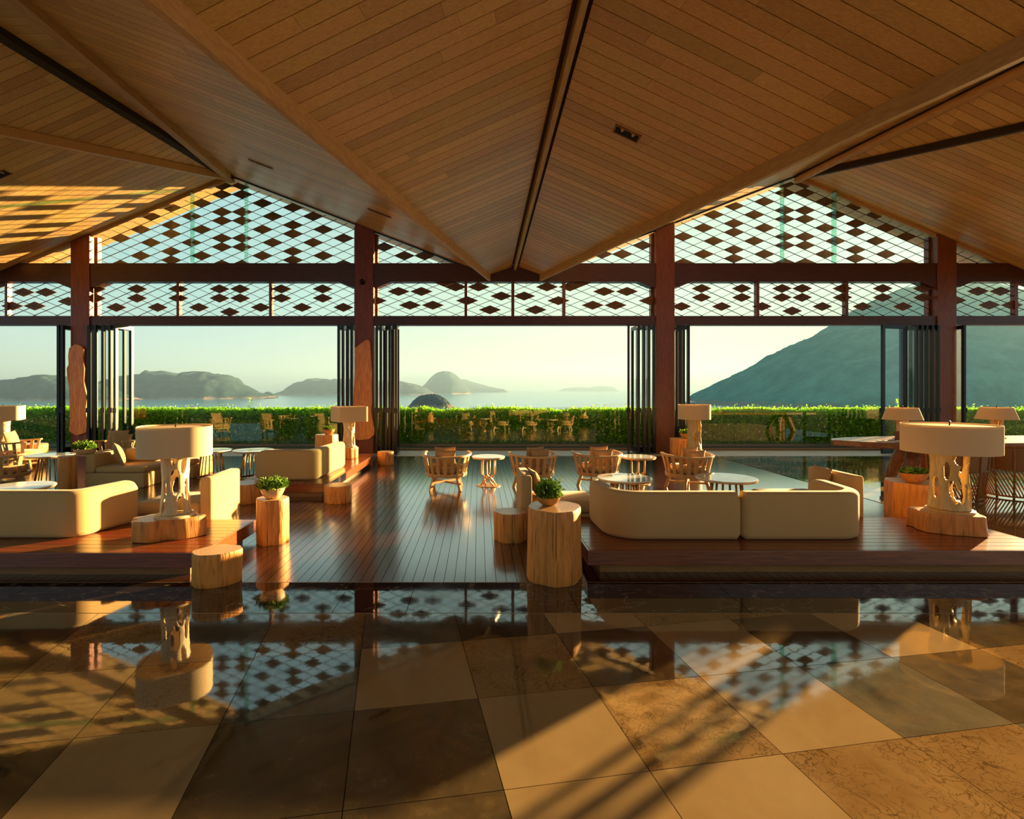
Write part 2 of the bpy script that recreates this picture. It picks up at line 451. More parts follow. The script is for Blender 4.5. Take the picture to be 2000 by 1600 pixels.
def hill(name, sil, D, depth, label, cat, nx=140, ny=22, amp=1.0, mat=None, seed=0, fold_k=.5):
    P = [((x-935)*D/1020, 1.6+(760-y)*D/1020) for x, y in sil]
    xs = [p[0] for p in P]
    def H(x):
        for i in range(len(P)-1):
            if P[i][0] <= x <= P[i+1][0]:
                t = (x-P[i][0])/(P[i+1][0]-P[i][0]); t = t*t*(3-2*t)*.35+t*.65
                return P[i][1]+(P[i+1][1]-P[i][1])*t
        return SEA
    px = D/1020; mb = MB(); vs = []; fs = []; H0 = H
    def H(x): return max(sum(H0(x+k*1.7*px) for k in range(-3, 4))/7, SEA)
    for j in range(ny+1):
        v = j/ny*2-1
        for i in range(nx+1):
            x = xs[0]+(xs[-1]-xs[0])*i/nx
            h = max(H(x)-SEA, 0)
            s = math.sqrt(max(0, 1-abs(v)**1.7))
            yy = D+v*depth*(.35+.65*min(1, h/(40*px)))
            q = Vector((x/(22*px)+seed, v*3, seed))
            fold = mnoise.noise(q)*.5+mnoise.noise(q*2.3)*.25
            z = SEA-.02*px+h*s*(1+fold_k*fold*min(1, 2*abs(v)))+mnoise.noise(Vector((x/(2.2*px), v*40, seed)))*amp*px*s
            xx = x*(yy/D) if abs(v) < .02 else x+mnoise.noise(q*1.7+Vector((3,1,0)))*3*px*abs(v)
            vs.append((xx, yy, z))
    for j in range(ny):
        for i in range(nx):
            a = j*(nx+1)+i; fs.append((a, a+1, a+nx+2, a+nx+1))
    mb.add(vs, fs); o = mb.build(name, mat or HM, smooth=True)
    return tag(o, label, cat)
hill('island', [(-160,775),(-110,765),(-60,752),(0,748),(40,741),(80,734),(105,733),(125,735),(150,742),(190,755),(230,768),(260,780)], 1700, 150, 'long wooded island with pale rocky shore seen past the column with the narrow slab', 'island', amp=.8, seed=1)
hill('island', [(180,776),(205,756),(230,742),(258,733),(290,731),(316,724),(335,728),(352,737),(378,725),(400,726),(420,731),(440,735),(465,748),(490,762),(510,770),(530,776)], 2075, 200, 'twin-topped wooded island above the hedge behind the tall gold tables', 'island', amp=.8, seed=2)
hill('islet', [(505,776),(515,768),(524,764),(532,768),(542,775)], 2420, 60, 'tiny dark islet at the foot of the twin-topped island', 'island', nx=40, ny=10, seed=3)
hill('island', [(540,773),(565,762),(590,747),(617,738),(640,742),(665,740),(700,741),(740,744),(785,746),(810,750),(830,757),(850,770)], 3400, 420, 'low blue ridge island reaching behind the column with the wide slab', 'island', amp=.5, seed=4)
hill('island', [(800,770),(820,760),(832,750),(845,735),(857,727),(868,724),(885,728),(898,739),(910,752),(918,764),(921,770)], 4150, 400, 'dome-shaped hazy island rising steeply from the sea', 'island', amp=.5, seed=5)
hill('island', [(880,766),(895,745),(905,740),(930,748),(955,755),(975,759),(985,760),(992,766)], 6000, 500, 'faint sloping headland trailing off behind the dome-shaped island', 'island', amp=.4, seed=6)
hill('islet', [(797,798),(803,788),(810,780),(820,773),(832,771),(848,770),(860,773),(872,780),(880,790),(890,798)], 1040, 40, 'small rocky islet with scrub on top just beyond the hedge', 'island', nx=110, ny=24, amp=2.6, seed=7)
hill('islet', [(1086,765),(1105,758),(1130,756),(1150,757),(1170,754),(1195,755),(1208,765)], 9000, 500, 'flat faint islet on the horizon', 'island', nx=60, ny=10, amp=.3, seed=8)
hill('mountain', [(1340,830),(1400,802),(1420,790),(1450,770),(1480,752),(1500,735),(1530,712),(1560,693),(1600,665),(1630,650),(1665,636),(1700,610),(1735,585),(1770,565),(1800,556),(1830,560),(1870,575),(1920,592),(1980,606),(2060,640),(2200,720),(2400,800)], 1300, 450, 'tall wooded mountain slope in haze behind the long table', 'mountain', nx=420, ny=60, amp=4.0, mat=HM2, seed=9, fold_k=.15)

def haze_mat():
    m = bpy.data.materials.new('sea_haze'); m.use_nodes = True; t = m.node_tree; t.nodes.clear()
    o = t.nodes.new('ShaderNodeOutputMaterial'); v = t.nodes.new('ShaderNodeVolumeScatter')
    v.inputs['Color'].default_value = (.22, .365, .51, 1); v.inputs['Density'].default_value = .0002; v.inputs['Anisotropy'].default_value = .25
    ab = t.nodes.new('ShaderNodeVolumeAbsorption'); ab.inputs['Color'].default_value = (.22, .365, .51, 1); ab.inputs['Density'].default_value = .0002
    ad = t.nodes.new('ShaderNodeAddShader'); t.links.new(v.outputs[0], ad.inputs[0]); t.links.new(ab.outputs[0], ad.inputs[1])
    t.links.new(ad.outputs[0], o.inputs['Volume']); return m
mb = MB(); mb.box(-9000, 9000, 60, 12000, SEA+.5, 420)
tag(mb.build('sea_haze', haze_mat()), 'pale morning haze lying over the sea', 'haze', kind='stuff')

# ================================================================== floor
mb = MB(); mb.box(-14, 21, -9, 12.46, -.12, -.022)
floor = mb.build('floor', M['grout']); tag(floor, kind='structure')
# patterned stone tiles, laid 9.5 degrees off the facade
TH = rad(9.5); ux = Vector((math.cos(TH), math.sin(TH), 0)); uy = Vector((-math.sin(TH), math.cos(TH), 0)); T0 = Vector((-.003, 2.70, 0)); TS = .625
ttab = {(-1,-1):'t_dark',(-1,0):'t_beige',(-1,1):'t_grey',(-2,-1):'t_dark',(-2,0):'t_grey',(-2,1):'t_crack',(-3,-1):'t_beige',(-3,0):'t_crack',(-3,1):'t_grey',
        (-4,0):'t_beige',(-4,-1):'t_dark',(-4,1):'t_crack',(-5,1):'t_dark',(-5,0):'t_dark',(0,-1):'t_beige',(0,0):'t_crack',(0,1):'t_dark',(1,-1):'t_crack',(1,0):'t_dark',(1,1):'t_beige',
        (2,1):'t_crack',(2,0):'t_beige',(2,-1):'t_beige',(3,0):'t_dark',(3,-1):'t_grey',(3,1):'t_crack',(4,0):'t_beige',(4,1):'t_grey',(1,-2):'t_beige',(0,-2):'t_beige',(2,-2):'t_crack',(3,-2):'t_crack',(-2,-2):'t_dark',(-1,-2):'t_dark'}
tr = random.Random(3)
def tiles(region):
    for i in range(-14, 30):
        for j in range(-8, 22):
            c = [T0+ux*((i+a)*TS)+uy*((j+b)*TS) for a, b in ((.003,.003),(.997,.003),(.997,.997),(.003,.997))]
            q = [(p.x, p.y) for p in c]
            x0, x1, y0, y1 = region
            for nn, cc in (((1,0),x0),((-1,0),-x1),((0,1),y0),((0,-1),-y1)):
                if len(q) > 2: q = clip(q, nn, cc)
            kind = ttab.get((i, j)) or tr.choice(['t_beige','t_dark','t_crack','t_grey','t_beige','t_dark'])
            if len(q) < 3: continue
            mb = MB(); mb.prism([(x, y, -.02) for x, y in q], (0, 0, .02)); mb.build('tile', M[kind], floor)
tiles((-4.6, 5.6, .3, 3.725))
tiles((5.66, 12.6, 4.34, 12.45))
# band of black marble slabs
xs = [-6.2,-4.9,-3.62,-2.3,-1.05,-.52,.72,1.95,3.2,4.45,5.7]
for a, b in zip(xs[:-1], xs[1:]):
    mb = MB(); mb.box(a+.002, b-.002, 3.731, 4.315, -.02, 0); mb.build('marble_slab', M['border'], floor)
# metal strip between marble and deck
mb = MB(); mb.box(-6.2, 5.7, 4.317, 4.327, -.02, .001); mb.build('edge_strip', simple('brass_strip', srgb(150,118,80), .3, .6), floor)
mb = MB(); mb.box(-6.2, 5.7, 3.722, 3.729, -.02, .0005); mb.build('edge_strip', simple('pale_joint', srgb(150,128,92), .5), floor)
# dark timber deck boards running out to the terrace
mb = MB(); mb.box(-.0415, .0415, 4.33, 12.45, -.02, 0)
bme = mb.mesh('deck_board', M['deck'])
x = -11.6
while x < 5.62:
    o = link('deck_board', bme, floor); o.location = (x+.0435, 0, 0); x += .087
# terrace outside
mb = MB(); mb.box(-16, 21, 12.46, 13.60, -.12, -.006)
terr = mb.build('terrace', M['stone']); tag(terr, kind='structure')
mb = MB(); mb.box(-16, 21, 13.60, 13.72, -.12, .05)
tag(mb.build('trim_1', simple('curb_stone', srgb(120,96,62), .7)), kind='structure')
mb = MB(); mb.box(-18, 21, 13.72, 16.5, -.12, .03)
tag(mb.build('planting_bed', simple('bed_soil', srgb(40,52,30), .95)), kind='structure')

# unseen wall added behind the viewer, keeps open sky out of glass reflections
mb = MB(); mb.box(-14, 21, -8.3, -8.1, -.12, 2.6); tag(mb.build('sky_block_wall', M['tie']), kind='structure')
# ================================================================== facade
YF = 12.95; YL = 13.1
COLX = [-17.3, -9.89, -2.84, 4.63, 11.62, 19.1]
def roof_z(x):
    if x < -6.19: return 6.93-.42*(-6.19-x)
    if x < .86: return 6.93-.385*(x+6.19)
    if x < 7.92: return 6.93-.385*(7.92-x)
    return 6.93-.42*(x-7.92)
for k, (cx, lab) in enumerate(zip(COLX[1:5], ['reddish timber column behind the narrow live-edge slab','reddish timber column behind the wide live-edge slab','reddish timber column behind the lamp with the round tall shade','reddish timber column behind the long table'])):
    w = .235
    zt = [roof_z(cx-w)-.02, roof_z(cx+w)-.02]
    mb = MB()
    mb.prism([(cx-w,YF,0),(cx+w,YF,0),(cx+w,YF,zt[1]),(cx-w,YF,zt[0])], (0,.30,0))
    o = mb.build('column', M['col'], bevel=.012); tag(o, lab, 'column', kind='structure')
mb = MB(); mb.box(19.1-.235, 19.1+.235, YF, YF+.3, 0, 5.2); tag(mb.build('column', M['col']), 'reddish timber column past the end of the long table', 'column', kind='structure')  # out of view, continues the facade to shape the incoming sun
mb = MB(); mb.box(-17.3-.235, -17.3+.235, YF, YF+.3, 0, 5.2); tag(mb.build('column', M['col']), 'reddish timber column beyond the far armchairs', 'column', kind='structure')
tn = 2
def trim(mb, mat, bevel=0):
    global tn
    o = mb.build('trim_%d' % tn, mat, bevel=bevel); tag(o, kind='structure'); tn += 1; return o
for a, b in zip(COLX[:-1], COLX[1:]):
    a += .235; b -= .235
    # upper tie beam with sloping haunches, lower tie beam
    mb = MB(); z0, z1 = 4.27, 4.73
    mb.prism([(a,YF+.03,z0-.13),(a+.12,YF+.03,z0-.13),(a+.42,YF+.03,z0),(b-.42,YF+.03,z0),(b-.12,YF+.03,z0-.13),(b,YF+.03,z0-.13),(b,YF+.03,z1),(a,YF+.03,z1)], (0,.24,0))
    trim(mb, M['tie'])
    mb = MB(); mb.box(a, b, YF+.04, YF+.26, 3.19, 3.42); trim(mb, M['tie'])
    for s, xx in ((1, a), (-1, b)):        # lit jambs beside each column
        mb = MB(); x0, x1 = sorted((xx, xx+s*.06)); mb.box(x0, x1, YF+.2, YF+.34, 3.42, min(roof_z(xx), 6.2)-.05); trim(mb, M['col'])

# ---- lattice screens
def hpts(w, h): return [(-w/2,0),(0,-h/2),(w/2,0),(0,h/2)]
def diamond_mesh(w, h, th=.03):
    mb = MB(); mb.prism([(x, -th/2, z) for x, z in hpts(w, h)], (0, th, 0)); return mb.mesh('diamond_panel', M['panel'])
def seg_clip(p, q, poly):                  # segment against convex polygon (ccw)
    t0, t1 = 0.0, 1.0; d = (q[0]-p[0], q[1]-p[1])
    for i in range(len(poly)):
        a, b = poly[i], poly[(i+1) % len(poly)]
        nx, nz = -(b[1]-a[1]), b[0]-a[0]
        num = nx*(p[0]-a[0])+nz*(p[1]-a[1]); den = nx*d[0]+nz*d[1]
        if abs(den) < 1e-9:
            if num < 0: return None
            continue
        t = -num/den
        if den > 0: t0 = max(t0, t)
        else: t1 = min(t1, t)
    if t1-t0 < 1e-4: return None
    return [(p[0]+d[0]*t, p[1]+d[1]*t) for t in (t0, t1)]
def inside(p, poly, m=0):
    return all((poly[(i+1)%len(poly)][0]-poly[i][0])*(p[1]-poly[i][1])-(poly[(i+1)%len(poly)][1]-poly[i][1])*(p[0]-poly[i][0]) >= -m for i in range(len(poly)))
def lattice(root, poly, cx, cz, w, h, filled, y=YL, parity=1):
    """diamond lattice of thin bars with the filled cells as timber panels; cell (i,j) centre at cx+i*w/2, cz-j*h/2"""
    mb = MB(); x0, x1 = min(p[0] for p in poly)-1, max(p[0] for p in poly)+1
    for s in (1, -1):
        for k in range(-80, 81):
            # lines through cell corners
            xa = cx+(k*2+(0 if parity == 0 else 1)+1)*w/2
            p = (x0, cz+s*(x0-xa)*h/w); q = (x1, cz+s*(x1-xa)*h/w)
            r = seg_clip(p, q, poly)
            if r: mb.beam((r[0][0], y+.004*s, r[0][1]), (r[1][0], y+.004*s, r[1][1]), .010, .022, (0,1,0))
    mb.build('lattice_bars', M['wire'], root)
    me = diamond_mesh(w*.97, h*.97)
    for i in range(-40, 41):
        for j in range(-30, 31):
            if not filled(i, j): continue
            c = (cx+i*w/2, cz-j*h/2)
            q = [(c[0]+a, c[1]+b) for a, b in hpts(w*.97, h*.97)]
            if all(inside(p, poly, .002) for p in q):
                o = link('diamond_panel', me, root); o.location = (c[0], y, c[1]); continue
            for t in range(len(poly)):
                a, b = poly[t], poly[(t+1)%len(poly)]
                n = (-(b[1]-a[1]), b[0]-a[0])
                if len(q) > 2: q = clip(q, n, n[0]*a[0]+n[1]*a[1])
            if len(q) > 2:
                ar = abs(sum(q[m][0]*q[(m+1)%len(q)][1]-q[(m+1)%len(q)][0]*q[m][1] for m in range(len(q))))/2
                if ar > .002:
                    m2 = MB(); m2.prism([(x, y-.015, z) for x, z in q], (0,.03,0)); m2.build('diamond_panel', M['panel'], root)
K = YL/1020
GW, GH = 39.6*K, 17.1*K
gcol = {1:(0,2),3:(4,),4:(1,),6:(3,5),8:(1,),9:(4,),11:(0,),15:(2,),17:(4,),19:(4,)}
def gable_fill(i, j): return (j % 6) in gcol.get(abs(i), ())
def zpx(y): return 1.6+(760-y)*K
def xpx(x): return (x-935)*K
def gable(name, cx, peakx, zj0, polys, label, fins, joints, mir=1):
    root = empty('gable_lattice', (0,0,0), 0, label, 'lattice')
    for n, poly in enumerate(polys):
        lattice(root, poly, cx, zj0, GW, GH, gable_fill, parity=1)
    # glass in front of the lattice
    for n, poly in enumerate(polys):
        cuts = sorted([min(p[0] for p in poly)-1]+[j for j in joints]+[max(p[0] for p in poly)+1])
        for a, b in zip(cuts[:-1], cuts[1:]):
            q = clip(clip(poly, (1,0), a+.004), (-1,0), -(b-.004)) if len(clip(poly, (1,0), a+.004)) > 2 else []
            if len(q) > 2:
                mb = MB(); mb.add([(x, YL-.075, z) for x, z in q], [tuple(range(len(q)))]); mb.build('pane', M['glass'], root)
    for fx in fins:
        zt = roof_z(fx)-.05
        mb = MB(); mb.box(fx-.008, fx+.008, YL-.25, YL-.08, 4.73, zt); mb.build('glass_fin', M['glass_fin'], root)
    return root
zb = 4.73
cl = COLX[1]+.3; cr = COLX[2]-.235
PLp = [(cl, zb), (cr, zb), (cr, roof_z(cr)-.05), (-6.19, 6.83), (cl, roof_z(cl)-.09)]
xa = COLX[2]+.30
VLp = [(xa, zb), (-.35, zb), (xa, roof_z(xa)-.05)]
gable('gv', xpx(453), -6.19, zpx(414), [VLp], 'small triangle of lattice under the valley right of the column with the wide slab', [], [])
gable('gl', xpx(453), -6.19, zpx(414), [PLp], 'gable of glass and diamond lattice above the opening with the twin-topped island', [xpx(383), xpx(487)], [xpx(288), xpx(383), xpx(487), xpx(592)])
cl2 = COLX[3]+.235; cr2 = COLX[4]-.30; xb = COLX[3]-.30
PRp = [(cl2, zb), (cr2, zb), (cr2, roof_z(cr2)-.09), (7.92, 6.83), (cl2, roof_z(cl2)-.05)]
VRp = [(2.1, zb), (xb, zb), (xb, roof_z(xb)-.05)]
gable('gw', xpx(1552), 7.92, zpx(411), [VRp], 'small triangle of lattice under the valley left of the column behind the round tall shade', [], [])
gable('gr', xpx(1552), 7.92, zpx(411), [PRp], 'gable of glass and diamond lattice above the opening with the mountain', [xpx(1520), xpx(1620)], [xpx(1415), xpx(1520), xpx(1620), xpx(1715)])
# small triangles of lattice beyond the outer columns
r0 = empty('gable_lattice', (0,0,0), 0, 'sliver of diamond lattice under the roof beside the column with the narrow slab', 'lattice')
xo = COLX[1]-.235
lattice(r0, [(-11.2, zb), (xo, zb), (xo, roof_z(xo)-.09)], xpx(453), zpx(414), GW, GH, lambda i, j: (i+14) % 4 in (0,3) and j % 3 == (i % 3) and (i+j) % 2 == 1)
r0 = empty('gable_lattice', (0,0,0), 0, 'sliver of diamond lattice under the roof past the column behind the long table', 'lattice')
xo = COLX[4]+.235
lattice(r0, [(xo, zb), (12.9, zb), (xo, roof_z(xo)-.09)], xpx(1552), zpx(411), GW, GH, lambda i, j: (i) % 4 in (0,3) and j % 3 == (i % 3) and (i+j) % 2 == 1)

# clerestory strips between the two tie beams
def side_fill(i, j):
    i = abs(i)
    return (i % 4 == 1 and i not in (3,) and j in (0, 2)) or (i % 4 == 3 and j == 4) or (i == 0 and j == 5)
def mid_fill(i, j):
    return (abs(i), j) in {(1,2),(2,5),(3,0),(4,3),(5,0),(7,4),(8,1),(9,4),(10,1),(12,3),(14,5),(13,0),(6,-1)}
def clerestory(a, b, cx, cz, w, h, fill, mulls, label):
    root = empty('clerestory_lattice', (0,0,0), 0, label, 'lattice')
    z0, z1 = 3.42, 4.28
    cuts = [a]+mulls+[b]
    for p, q in zip(cuts[:-1], cuts[1:]):
        poly = [(p+.03, z0), (q-.03, z0), (q-.03, z1), (p+.03, z1)]
        lattice(root, poly, cx, cz, w, h, fill, parity=0)
        mb = MB(); mb.add([(p+.03, YL+.06, z0), (q-.03, YL+.06, z0), (q-.03, YL+.06, z1), (p+.03, YL+.06, z1)], [(0,1,2,3)]); mb.build('pane', M['glass'], root)
    for m in mulls:
        mb = MB(); mb.box(m-.035, m+.035, YL-.06, YL+.07, z0, z1); mb.build('mullion', M['col'], root)
clerestory(COLX[1]+.235, COLX[2]-.235, xpx(449), zpx(564.5), 40.3*K, 18*K, side_fill, [xpx(350), xpx(530)], 'lattice strip between the beams over the opening with the twin-topped island')
clerestory(COLX[2]+.235, COLX[3]-.235, xpx(1001.5), zpx(560.5), 44.6*K, 17.9*K, mid_fill, [xpx(910), xpx(1001.5), xpx(1101)], 'lattice strip between the beams over the opening with the dome-shaped island')
clerestory(COLX[3]+.235, COLX[4]-.235, xpx(1547), zpx(563.5), 39.3*K, 17.6*K, side_fill, [xpx(1478), xpx(1651)], 'lattice strip between the beams over the opening with the mountain')
clerestory(-13.2, COLX[1]-.235, xpx(-130), zpx(562), 44*K, 17.9*K, mid_fill, [xpx(16)], 'lattice strip between the beams left of the narrow slab column')
clerestory(COLX[4]+.235, 15.2, xpx(2130), zpx(560), 44*K, 17.9*K, mid_fill, [xpx(1981)], 'lattice strip between the beams past the long table column')

# ---- folding glass doors, stacked open beside the columns
def leaf(root, x, y0, y1, ang=0, piv='near', th=.055, H=3.17):
    """one door leaf standing edge-on, hinge line near or far, swung by ang degrees"""
    L = y1-y0; s = .075
    e = MB()
    for a, b in ((0, s), (L-s, L)): e.box(-th/2, th/2, a, b, .02, H)
    e.box(-th/2, th/2, s, L-s, .02, .16); e.box(-th/2, th/2, s, L-s, H-.09, H)
    lf = e.build('leaf_frame', M['black'], root)
    g = MB(); g.add([(0, s, .16), (0, L-s, .16), (0, L-s, H-.09), (0, s, H-.09)], [(0,1,2,3)])
    g.build('pane', M['glass'], lf)
    h = MB(); h.box(-th/2-.02, th/2+.02, -.012, .02, 1.02, 1.14); h.build('hinge', M['black'], lf)
    lf.location = (x, y0, 0); lf.rotation_euler = (0, 0, rad(ang))
    return lf
def stack(label, leaves):
    root = empty('folding_door', (0,0,0), 0, label, 'door', 'stacked folding glass doors')
    for l in leaves: leaf(root, *l)
stack('black framed folding glass doors stacked right of the column with the narrow slab', [(-9.58,12.80,13.36),(-9.40,12.78,13.36,-2),(-9.22,12.80,13.36,2),(-9.04,12.78,13.36),(-8.90,12.78,13.36,-3),(-8.82,12.65,13.25,-4)])
stack('black framed folding glass doors stacked left of the column with the wide slab', [(-3.44,12.80,13.36,0),(-3.34,12.82,13.36,2),(-3.22,12.80,13.36,-2),(-3.13,12.82,13.36)])
stack('black framed folding glass doors stacked right of the column with the wide slab', [(-2.50,12.80,13.36),(-2.40,12.78,13.36,1),(-2.27,12.80,13.36,-2),(-2.18,12.75,13.33,2),(-2.09,12.78,13.36),(-1.99,12.55,13.15,3)])
stack('black framed folding glass doors stacked left of the column behind the round tall shade', [(3.62,12.62,13.2,-16),(3.92,12.78,13.36),(4.06,12.8,13.36,2),(4.18,12.80,13.36,-2),(4.30,12.80,13.36)])
stack('black framed folding glass doors stacked right of the column behind the round tall shade', [(4.93,12.80,13.36),(5.03,12.80,13.36,-1),(5.15,12.80,13.36,1)])
stack('black framed folding glass doors beside the long table, one leaf swung wide', [(9.84,12.75,13.50,-78),(10.74,12.78,13.36,-4),(10.88,12.80,13.36),(11.0,12.80,13.36,-2),(11.14,12.80,13.36),(11.28,12.80,13.36,2)])
stack('black framed folding glass door edge just left of the narrow slab column', [(-10.32,12.80,13.36),(-10.22,12.80,13.36)])
stack('black framed folding glass door edge just past the long table column', [(11.92,12.80,13.36)])

# ---- glass balustrade and hedge
root = empty('glass_balustrade', (0,0,0), 0, 'frameless glass balustrade along the terrace edge in front of the hedge', 'balustrade')
x = -14.0
while x < 16:
    mb = MB(); mb.box(x+.006, x+1.40-.006, 14.29, 14.305, .03, 1.10); mb.build('pane', M['glass_rail'], root); x += 1.40
mb = MB(); mb.box(-14, 16.2, 14.26, 14.335, .02, .10); mb.build('base_channel', simple('steel_channel', srgb(120,118,104), .4, .6), root)

hr = random.Random(11)
hedge = empty('hedge', (0, 15.1, 0), 0, 'clipped green hedge with small white sparkles behind the glass balustrade', 'hedge')
def topz(x): return 1.02+.07*mnoise.noise(Vector((x*.7, 0, 0)))+.06*mnoise.noise(Vector((x*2.3, 3, 0)))
def leaf_quad(mb, p, d, l, w, up):
    d = d.normalized(); s = d.cross(up)
    s = s.normalized() if s.length > 1e-4 else Vector((1,0,0))
    q = p+d*l*.5
    mb.v += [tuple(p), tuple(q+s*w*.5), tuple(p+d*l), tuple(q-s*w*.5)]; b = len(mb.v)-4
    mb.f.append([b, b+1, b+2, b+3]); mb.m.append(0)
mb = MB(); fl = MB()
for n in range(78000):
    x = hr.uniform(-15, 16.5); t = topz(x)
    if hr.random() < .52:        # front face and depth
        y = -.42+abs(hr.gauss(0, .16)); z = hr.uniform(.08, t)
        if hr.random() < .45*(1-z/t): continue
    else:
        y = hr.uniform(-.42, .42); z = t-abs(hr.gauss(0, .09))
    p = Vector((x, y, z)); d = Vector((hr.gauss(0,1), hr.gauss(-.5,1), hr.gauss(.5,.8)))
    leaf_quad(mb, p, d, hr.uniform(.05,.10), hr.uniform(.03,.055), Vector((hr.gauss(0,1),hr.gauss(0,1),hr.gauss(0,1))))
for n in range(120):             # sprigs that stand proud of the clipped top
    x = hr.uniform(-14, 16); z = topz(x); hh = hr.uniform(.05,.16)
    for k in range(7): leaf_quad(mb, Vector((x+hr.gauss(0,.03), hr.uniform(-.35,.2), z+hh*k/7)), Vector((hr.gauss(0,1), hr.gauss(0,1), .6)), .07, .035, Vector((hr.gauss(0,1),0,1)))
for xs_ in (-6.55, 12.05):
    for k in range(26): leaf_quad(mb, Vector((xs_+hr.gauss(0,.03), -.1+hr.gauss(0,.03), 1.0+.35*k/26)), Vector((hr.gauss(0,1), hr.gauss(0,1), .5)), .08, .04, Vector((hr.gauss(0,1),0,1)))
o = mb.build('foliage', M['hedge'], hedge); tag(o, kind='stuff')
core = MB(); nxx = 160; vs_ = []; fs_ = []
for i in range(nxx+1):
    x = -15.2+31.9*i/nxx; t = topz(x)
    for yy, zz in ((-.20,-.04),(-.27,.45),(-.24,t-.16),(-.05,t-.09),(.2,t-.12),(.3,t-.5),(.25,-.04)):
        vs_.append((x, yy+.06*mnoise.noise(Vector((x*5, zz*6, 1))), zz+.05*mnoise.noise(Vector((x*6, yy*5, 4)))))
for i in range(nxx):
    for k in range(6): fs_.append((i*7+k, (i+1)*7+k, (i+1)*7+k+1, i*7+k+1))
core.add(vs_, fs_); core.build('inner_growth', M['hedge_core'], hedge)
for n in range(260):  # white flecks stand in for light sparkling through gaps in the leaves
    x = hr.uniform(-15, 16.5); p = Vector((x, -.47+hr.uniform(0,.08), hr.uniform(.2,.85)))
    for k in range(3): leaf_quad(fl, p, Vector((hr.gauss(0,1), -.3, hr.gauss(0,1))), .035, .03, Vector((0,-1,hr.gauss(0,.4))))
o = fl.build('sparkles', M['blossom'], hedge); tag(o, kind='stuff')
st = MB()
for n in range(150):
    x = -15+31.5*n/150+hr.uniform(-.08,.08); y = hr.uniform(-.3,.2)
    st.tube([(x,y,0),(x+hr.gauss(0,.05),y,.3),(x+hr.gauss(0,.12),y+hr.gauss(0,.1),.75)], [.014,.011,.006], 5)
o = st.build('stems', M['stem'], hedge); tag(o, kind='stuff')

# ================================================================== roof
def zA(x): return 6.93-.385*(x+6.19)
def zA2(x): return 6.93-.385*(7.92-x)
def zD(x): return 6.93-.42*(-6.19-x)
def zD2(x): return 6.93-.42*(x-7.92)
def cplane(x, y):                          # central low gable
    t = abs(.9-x); a = 12.95+.164*t-y
    return 4.65+.04*a-.36*t
def lx(y): return .30-.2264*(12.95-y)      # splayed eave of the central gable, one side
def rx(y): return 1.50+.2365*(12.95-y)     # and the other
def ceil_plane(poly, d, pitch=.17, joint=(1.6, 3.4), seed=1, gap=.009):
    P = [Vector(p) for p in poly]
    n = (P[1]-P[0]).cross(P[2]-P[0]).normalized()
    if n.z < 0: n = -n
    mb = MB(); mb.prism([p+n*.02 for p in P], n*.05)
    o = mb.build('ceiling', M['ceil_back']); tag(o, kind='structure')
    strips(o, poly, d, pitch, gap, .016, M['ceil'], 'plank', joint, seed)
    return o
y0 = -7.0; y1 = 12.93
Lc = [(.81,y0,cplane(.81,y0)), (.81,y1,cplane(.81,y1)), (lx(y1),y1,cplane(lx(y1),y1)), (lx(y0),y0,cplane(lx(y0),y0))]
Rc = [(.99,y0,cplane(.99,y0)), (.99,y1,cplane(.99,y1)), (rx(y1),y1,cplane(rx(y1),y1)), (rx(y0),y0,cplane(rx(y0),y0))]
ceil_plane(Lc, (-1,.164,-.36), seed=2)
ceil_plane(Rc, (1,.164,-.36), seed=3)
# central gable ridge: recessed slot, shade put into its colour, thin pale fin
a, b = Vector((.9,y0,cplane(.9,y0))), Vector((.9,y1,cplane(.9,y1)))
mb = MB(); mb.beam(a+Vector((0,0,-.035)), b+Vector((0,0,-.035)), .06, .15); trim(mb, M['beam_pale'])
mb = MB(); mb.beam(a+Vector((0,0,.05)), b+Vector((0,0,.05)), .40, .015)
trim(mb, M['slot'])
# splayed eave beams of the central gable
def fascia(fx, zroof, s):
    p, q = Vector((fx(y0), y0, 0)), Vector((fx(y1), y1, 0))
    mb = MB(); vs = []
    for pt in (p, q):
        zb_ = cplane(pt.x, pt.y)-.16; zt = max(zroof(pt.x)+.02, zb_+.2)
        for dx in (0, s*.06): vs += [(pt.x+dx, pt.y, zb_), (pt.x+dx, pt.y, zt)]
    mb.add(vs, [(0,1,5,4),(2,6,7,3),(0,4,6,2),(1,3,7,5),(0,2,3,1),(4,5,7,6)])
    trim(mb, M['beam_pale'])
fascia(lx, zA, -1); fascia(rx, zA2, 1)
# side gables
ys = 13.80
XR = -6.19; XR2 = 7.92
P3 = lambda x, y, f: (x, y, f(x))
ceil_plane([P3(XR,y0,zA), P3(lx(y0)-.06,y0,zA), P3(lx(y1)-.06,y1,zA), P3(.55,ys,zA), P3(XR,ys,zA)], (1,0,-.385), seed=4, gap=.006)
ceil_plane([P3(XR2,y0,zA2), P3(XR2,ys,zA2), P3(1.25,ys,zA2), P3(rx(y1)+.06,y1,zA2), P3(rx(y0)+.06,y0,zA2)], (1,0,.385), seed=5, gap=.006)
# left: flat ridge strip, hip facet, outer slope
dl = (-8.47, 0, 6.93); hl = (-12.43, .3, 4.309)
ceil_plane([(XR,13.1,6.93), dl, (XR,0,6.93)], (1,0,0), seed=6, gap=.006)
ceil_plane([(XR,13.1,6.93), hl, dl], (1,.17,.42), seed=7)
ceil_plane([P3(XR,ys,zD), P3(XR,13.1,zD), P3(-12.43,.3,zD), P3(-12.43,ys,zD)], (1,0,.42), seed=8)
